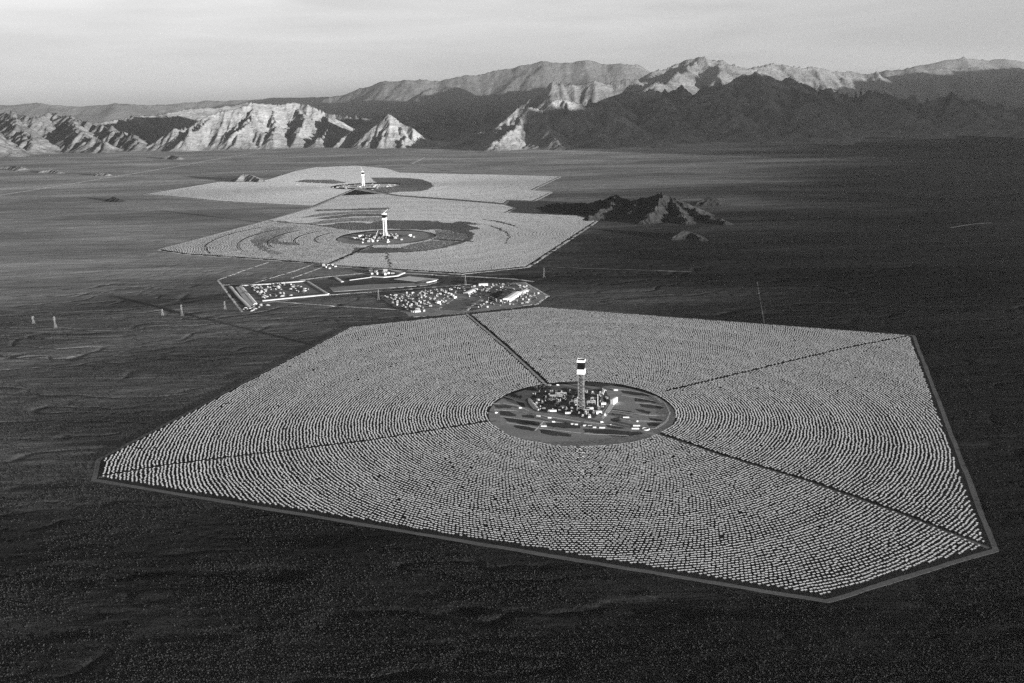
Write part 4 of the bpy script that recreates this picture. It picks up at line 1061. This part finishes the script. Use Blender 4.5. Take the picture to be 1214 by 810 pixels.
def scatter(poly, n, seed, label, group, meshes, name, cat, z, smin=1.0, smax=1.0, gap=9, rots=None):
    pp = GP(poly); r5 = random.Random(seed); xs_ = [p[0] for p in pp]; ys_ = [p[1] for p in pp]; pl = []; k = 0; tr = 0
    while k < n and tr < n * 40:
        tr += 1; x, y = r5.uniform(min(xs_), max(xs_)), r5.uniform(min(ys_), max(ys_))
        if not inside(np.array([x]), np.array([y]), pp, 4)[0][0] or any(math.hypot(x - a, y - b) < gap for a, b in pl): continue
        pl.append((x, y)); o = bpy.data.objects.new(name, r5.choice(meshes)); COL.objects.link(o); o.location = (x, y, z); s_ = r5.uniform(smin, smax); o.scale = (s_,) * 3
        o.rotation_euler = (0, 0, r5.choice(rots) if rots else r5.uniform(0, 3.14)); k += 1
        tag(o, label, cat, group)
heaps = []
for kind in range(3):
    m = MB(); r3 = random.Random(60 + kind); k = 9; vs = []
    for j, (rr_, zz_) in enumerate(((1, 0), (.7, .55), (.3, .9))):
        for i in range(k):
            q = rr_ * r3.uniform(.85, 1.15); vs.append((8 * q * math.cos(i * 6.283 / k), 5 * q * math.sin(i * 6.283 / k), 3.5 * zz_ * r3.uniform(.85, 1.1) if zz_ else 0))
    vs.append((0, 0, 3.5)); fs = []
    for j in range(2):
        for i in range(k): fs.append((j * k + i, j * k + (i + 1) % k, (j + 1) * k + (i + 1) % k, (j + 1) * k + i))
    fs += [(2 * k + i, 2 * k + (i + 1) % k, 3 * k) for i in range(k)]
    m.add(vs, fs); o = m.build('spoil_heap', M_heap); heaps.append(o.data); bpy.data.objects.remove(o)
scatter([(296, 341), (350, 337), (362, 340), (372, 348), (310, 355)], 40, 3, 'pale heap of earth dumped inside the banked pond compound', 'earth heaps in the pond compound', heaps, 'spoil_heap', 'earth heap', 0.38, .8, 1.8, 13)
scatter([(296, 341), (350, 337), (362, 340), (372, 348), (310, 355)], 26, 4, 'dark machinery module in the banked pond compound', 'machinery in the pond compound', mods, 'plant_module', 'machinery', 0.38, 1, 1.4, 16)
scatter([(350, 217), (400, 216), (466, 219), (468, 222), (440, 226), (395, 223), (350, 220)], 40, 21, 'pale earth heap around the farthest tower', 'heaps at the farthest tower', heaps, 'spoil_heap', 'earth heap', 0.2, 1.2, 2.6, 26)
# ---- building yard
yard = [(449, 350.5), (500, 344), (560, 338.5), (580, 336), (622, 335), (649, 351), (636, 361), (600, 366), (553, 371), (490, 376), (470, 366)]
slab('yard_ground', 'grey graded ground of the building yard behind the nearest field', ragged(GP(yard), 10, 16), -2, 0.2, M_pad)
slab('parking_ground', 'plain grey rectangular lot in the front of the building yard', GP([(519, 367), (539, 355), (563, 357.5), (546, 369)]), -1, 0.30, M_pave)
slab('parking_ground', 'dark lot left of the long white hall', GP([(576, 355), (590, 343.5), (598, 346), (586, 357.5)]), -1, 0.28, M_strip)
ribbon('dirt_road', 'pale road along the right edge of the building yard', GP([(622, 335), (649, 350.5), (636, 361)]), 10, M_road)
ribbon('dirt_road', 'road beside the plain lot in the building yard', GP([(519, 367), (539, 354.5)]), 9, M_road)
ribbon('dirt_road', 'pale road crossing to the foot of the building yard', GP([(549, 372), (562, 361), (570, 355)]), 9, M_road)
hall2((601, 357.5), (614, 349), 34, 11, 'long bright white hall, the largest in the building yard', roof=M_white, wall=M_white, z=0.34)
hall2((617, 349), (623, 346), 26, 8, 'white hall right behind the largest hall of the yard', roof=M_white, wall=M_white, z=0.34)
hall2((552, 349.5), (564, 344), 22, 7, 'white hall standing left of the dark lot', roof=M_white, wall=M_light, z=0.34)
hall((573, 338.5), 40, 18, 8, R(5), 'wide white building at the back of the yard', roof=M_white, wall=M_light, z=0.34)
hall((521, 359), 26, 16, 6, R(35), 'pale building left of the plain lot', z=0.34)
hall((494, 370), 30, 14, 5, R(10), 'pale building in the lower left corner of the yard', z=0.34)
hall((476, 354.5), 18, 12, 5, R(10), 'small pale building near the left corner of the yard', z=0.34)
hall((539, 353.5), 14, 12, 6, R(40), 'cubic white cabin at the head of the plain lot', z=0.34)
yl = [(452, 351), (500, 345.5), (545, 341), (548, 346), (535, 354), (518, 366), (495, 373), (472, 366)]
yr = [(545, 341), (580, 337.5), (620, 336.5), (643, 350), (630, 359), (598, 364), (566, 366), (566, 356), (548, 350)]
scatter(yl, 95, 5, 'small pale site building in the left part of the building yard', 'small buildings in the left of the yard', mods_pale, 'site_building', 'building', 0.34, .5, 1.1, 15, [R(8), R(98), R(40)])
scatter(yl, 75, 6, 'dark stack of materials in the left part of the building yard', 'dark stacks in the left of the yard', mods, 'material_stack', 'stack', 0.34, .6, 1.3, 15, [R(8), R(98), R(40)])
scatter(yr, 60, 7, 'small pale site building in the right part of the building yard', 'small buildings in the right of the yard', mods_pale, 'site_building', 'building', 0.34, .5, 1.1, 16, [R(50), R(140), R(5)])
scatter(yr, 80, 8, 'dark stack of materials in the right part of the building yard', 'dark stacks in the right of the yard', mods, 'material_stack', 'stack', 0.34, .6, 1.3, 16, [R(50), R(140), R(5)])
scatter([(378, 316), (392, 313.5), (400, 316), (390, 320)], 8, 9, 'small pale building at the gate of the middle field', 'buildings at the gate of the middle field', mods_pale, 'site_building', 'building', 0.5, .8, 1.3, 16)
scatter([(436, 322.5), (455, 321), (470, 324), (462, 327), (440, 327)], 10, 10, 'pale building between the middle field and the curved bank', 'buildings by the curved bank', mods_pale, 'site_building', 'building', 0.5, 1, 1.6, 18)
scatter([(283, 366), (305, 362), (312, 358), (322, 361), (298, 370)], 12, 11, 'pale earth heap at the lower left corner of the pond compound', 'heaps below the pond compound', heaps, 'spoil_heap', 'earth heap', -0.2, .8, 1.4, 14)

# ------------------------------------------------------------------ light, sky, air
CFG = dict(sky=0.05, sun=5.0, exposure=1.95, haze=3.6e-6, mirror_fill=2.7, haze_col=0.85, aniso=0.3)
#@@CFG@@
sun = bpy.data.lights.new('sun', 'SUN'); sun.energy = CFG['sun']; sun.angle = R(0.35); sun.color = (1, 0.995, 0.985)
so = bpy.data.objects.new('sun', sun); COL.objects.link(so)
sd = Vector((math.cos(SUN_AZ) * math.cos(SUN_EL), math.sin(SUN_AZ) * math.cos(SUN_EL), math.sin(SUN_EL)))
so.rotation_euler = (-sd).to_track_quat('-Z', 'Y').to_euler()
w = bpy.data.worlds.new('World'); sc.world = w; w.use_nodes = True; nt = w.node_tree
bg = nt.nodes['Background']
sky = nt.nodes.new('ShaderNodeTexSky'); sky.sky_type = 'NISHITA'; sky.sun_disc = False; sky.sun_elevation = SUN_EL; sky.sun_rotation = math.pi / 2 - SUN_AZ
sky.altitude = 900; sky.air_density = 1.0; sky.dust_density = 1.2; sky.ozone_density = 1.0
bw = nt.nodes.new('ShaderNodeRGBToBW'); nt.links.new(sky.outputs[0], bw.inputs[0])
# thin high cloud streaks, as on a panchromatic film
tc = nt.nodes.new('ShaderNodeTexCoord'); 
mp = nt.nodes.new('ShaderNodeMapping'); mp.inputs['Scale'].default_value = (1.0, 1.0, 9.0); mp.inputs['Rotation'].default_value = (R(1.5), R(2.5), 0)
nt.links.new(tc.outputs['Generated'], mp.inputs['Vector'])
cl = nt.nodes.new('ShaderNodeTexNoise'); cl.inputs['Scale'].default_value = 2.6; cl.inputs['Detail'].default_value = 6; cl.inputs['Roughness'].default_value = 0.55; cl.inputs['Distortion'].default_value = 0.3
nt.links.new(mp.outputs[0], cl.inputs['Vector'])
mr = nt.nodes.new('ShaderNodeMapRange'); mr.inputs['From Min'].default_value = 0.4; mr.inputs['From Max'].default_value = 0.72; mr.inputs['To Min'].default_value = 1.0; mr.inputs['To Max'].default_value = 1.22
nt.links.new(cl.outputs['Fac'], mr.inputs['Value'])
mu = nt.nodes.new('ShaderNodeMath'); mu.operation = 'MULTIPLY'; nt.links.new(bw.outputs[0], mu.inputs[0]); nt.links.new(mr.outputs[0], mu.inputs[1])
# bright band added high in the sky ahead, so the mirrors reflect it
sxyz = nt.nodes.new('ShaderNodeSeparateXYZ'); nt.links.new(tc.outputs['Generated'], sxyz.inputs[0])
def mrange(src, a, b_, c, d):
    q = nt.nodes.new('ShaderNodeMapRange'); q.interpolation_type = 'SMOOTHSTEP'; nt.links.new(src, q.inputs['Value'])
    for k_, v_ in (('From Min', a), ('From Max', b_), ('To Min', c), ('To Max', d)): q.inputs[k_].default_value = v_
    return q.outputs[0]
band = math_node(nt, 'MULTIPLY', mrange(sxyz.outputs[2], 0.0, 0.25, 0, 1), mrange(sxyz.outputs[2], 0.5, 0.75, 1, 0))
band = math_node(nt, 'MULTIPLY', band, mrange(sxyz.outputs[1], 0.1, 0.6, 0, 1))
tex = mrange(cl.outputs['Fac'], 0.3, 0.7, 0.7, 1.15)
mirror_fill = math_node(nt, 'MULTIPLY', math_node(nt, 'MULTIPLY', band, tex), CFG['mirror_fill'])
mu2 = nt.nodes.new('ShaderNodeMath'); mu2.operation = 'ADD'; nt.links.new(mu.outputs[0], mu2.inputs[0]); nt.links.new(mirror_fill, mu2.inputs[1]); mu = mu2
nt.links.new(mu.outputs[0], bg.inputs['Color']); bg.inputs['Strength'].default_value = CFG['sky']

hz = MB(); hz.box(0, 35000, -8, 170000, 130000, 3300)
hm_, hnt, hb = newmat('air_haze'); hnt.nodes.remove(hb)
pv = hnt.nodes.new('ShaderNodeVolumePrincipled'); pv.inputs['Density'].default_value = CFG['haze']; pv.inputs['Anisotropy'].default_value = CFG['aniso']
pv.inputs['Color'].default_value = (CFG['haze_col'],) * 3 + (1,)
hnt.links.new(pv.outputs[0], hnt.nodes['Material Output'].inputs['Volume'])
tag(hz.build('haze', hm_), 'pale morning haze over the whole valley', 'haze', kind='stuff')

# ------------------------------------------------------------------ camera
cam = bpy.data.cameras.new('camera'); co = bpy.data.objects.new('camera', cam); COL.objects.link(co)
co.location = (0, 0, CAMH); co.rotation_euler = (Matrix.Rotation(math.pi / 2 - PITCH, 3, 'X') @ Matrix.Rotation(-ROLL, 3, 'Z')).to_euler()
cam.sensor_width = 36; cam.lens = 36 * FPX / 1214.0; cam.clip_start = 1; cam.clip_end = 400000
sc.camera = co
sc.view_settings.view_transform = 'Standard'; sc.view_settings.look = 'None'; sc.view_settings.gamma = 1; sc.view_settings.exposure = CFG['exposure']
sc.cycles.caustics_reflective = False; sc.cycles.caustics_refractive = False
sc.cycles.max_bounces = 4; sc.cycles.diffuse_bounces = 2; sc.cycles.glossy_bounces = 2; sc.cycles.volume_bounces = 1
sc.cycles.use_denoising = False; sc.cycles.denoiser = 'OPENIMAGEDENOISE'; sc.cycles.denoising_input_passes = 'RGB_ALBEDO_NORMAL'
sc.cycles.sample_clamp_indirect = 4
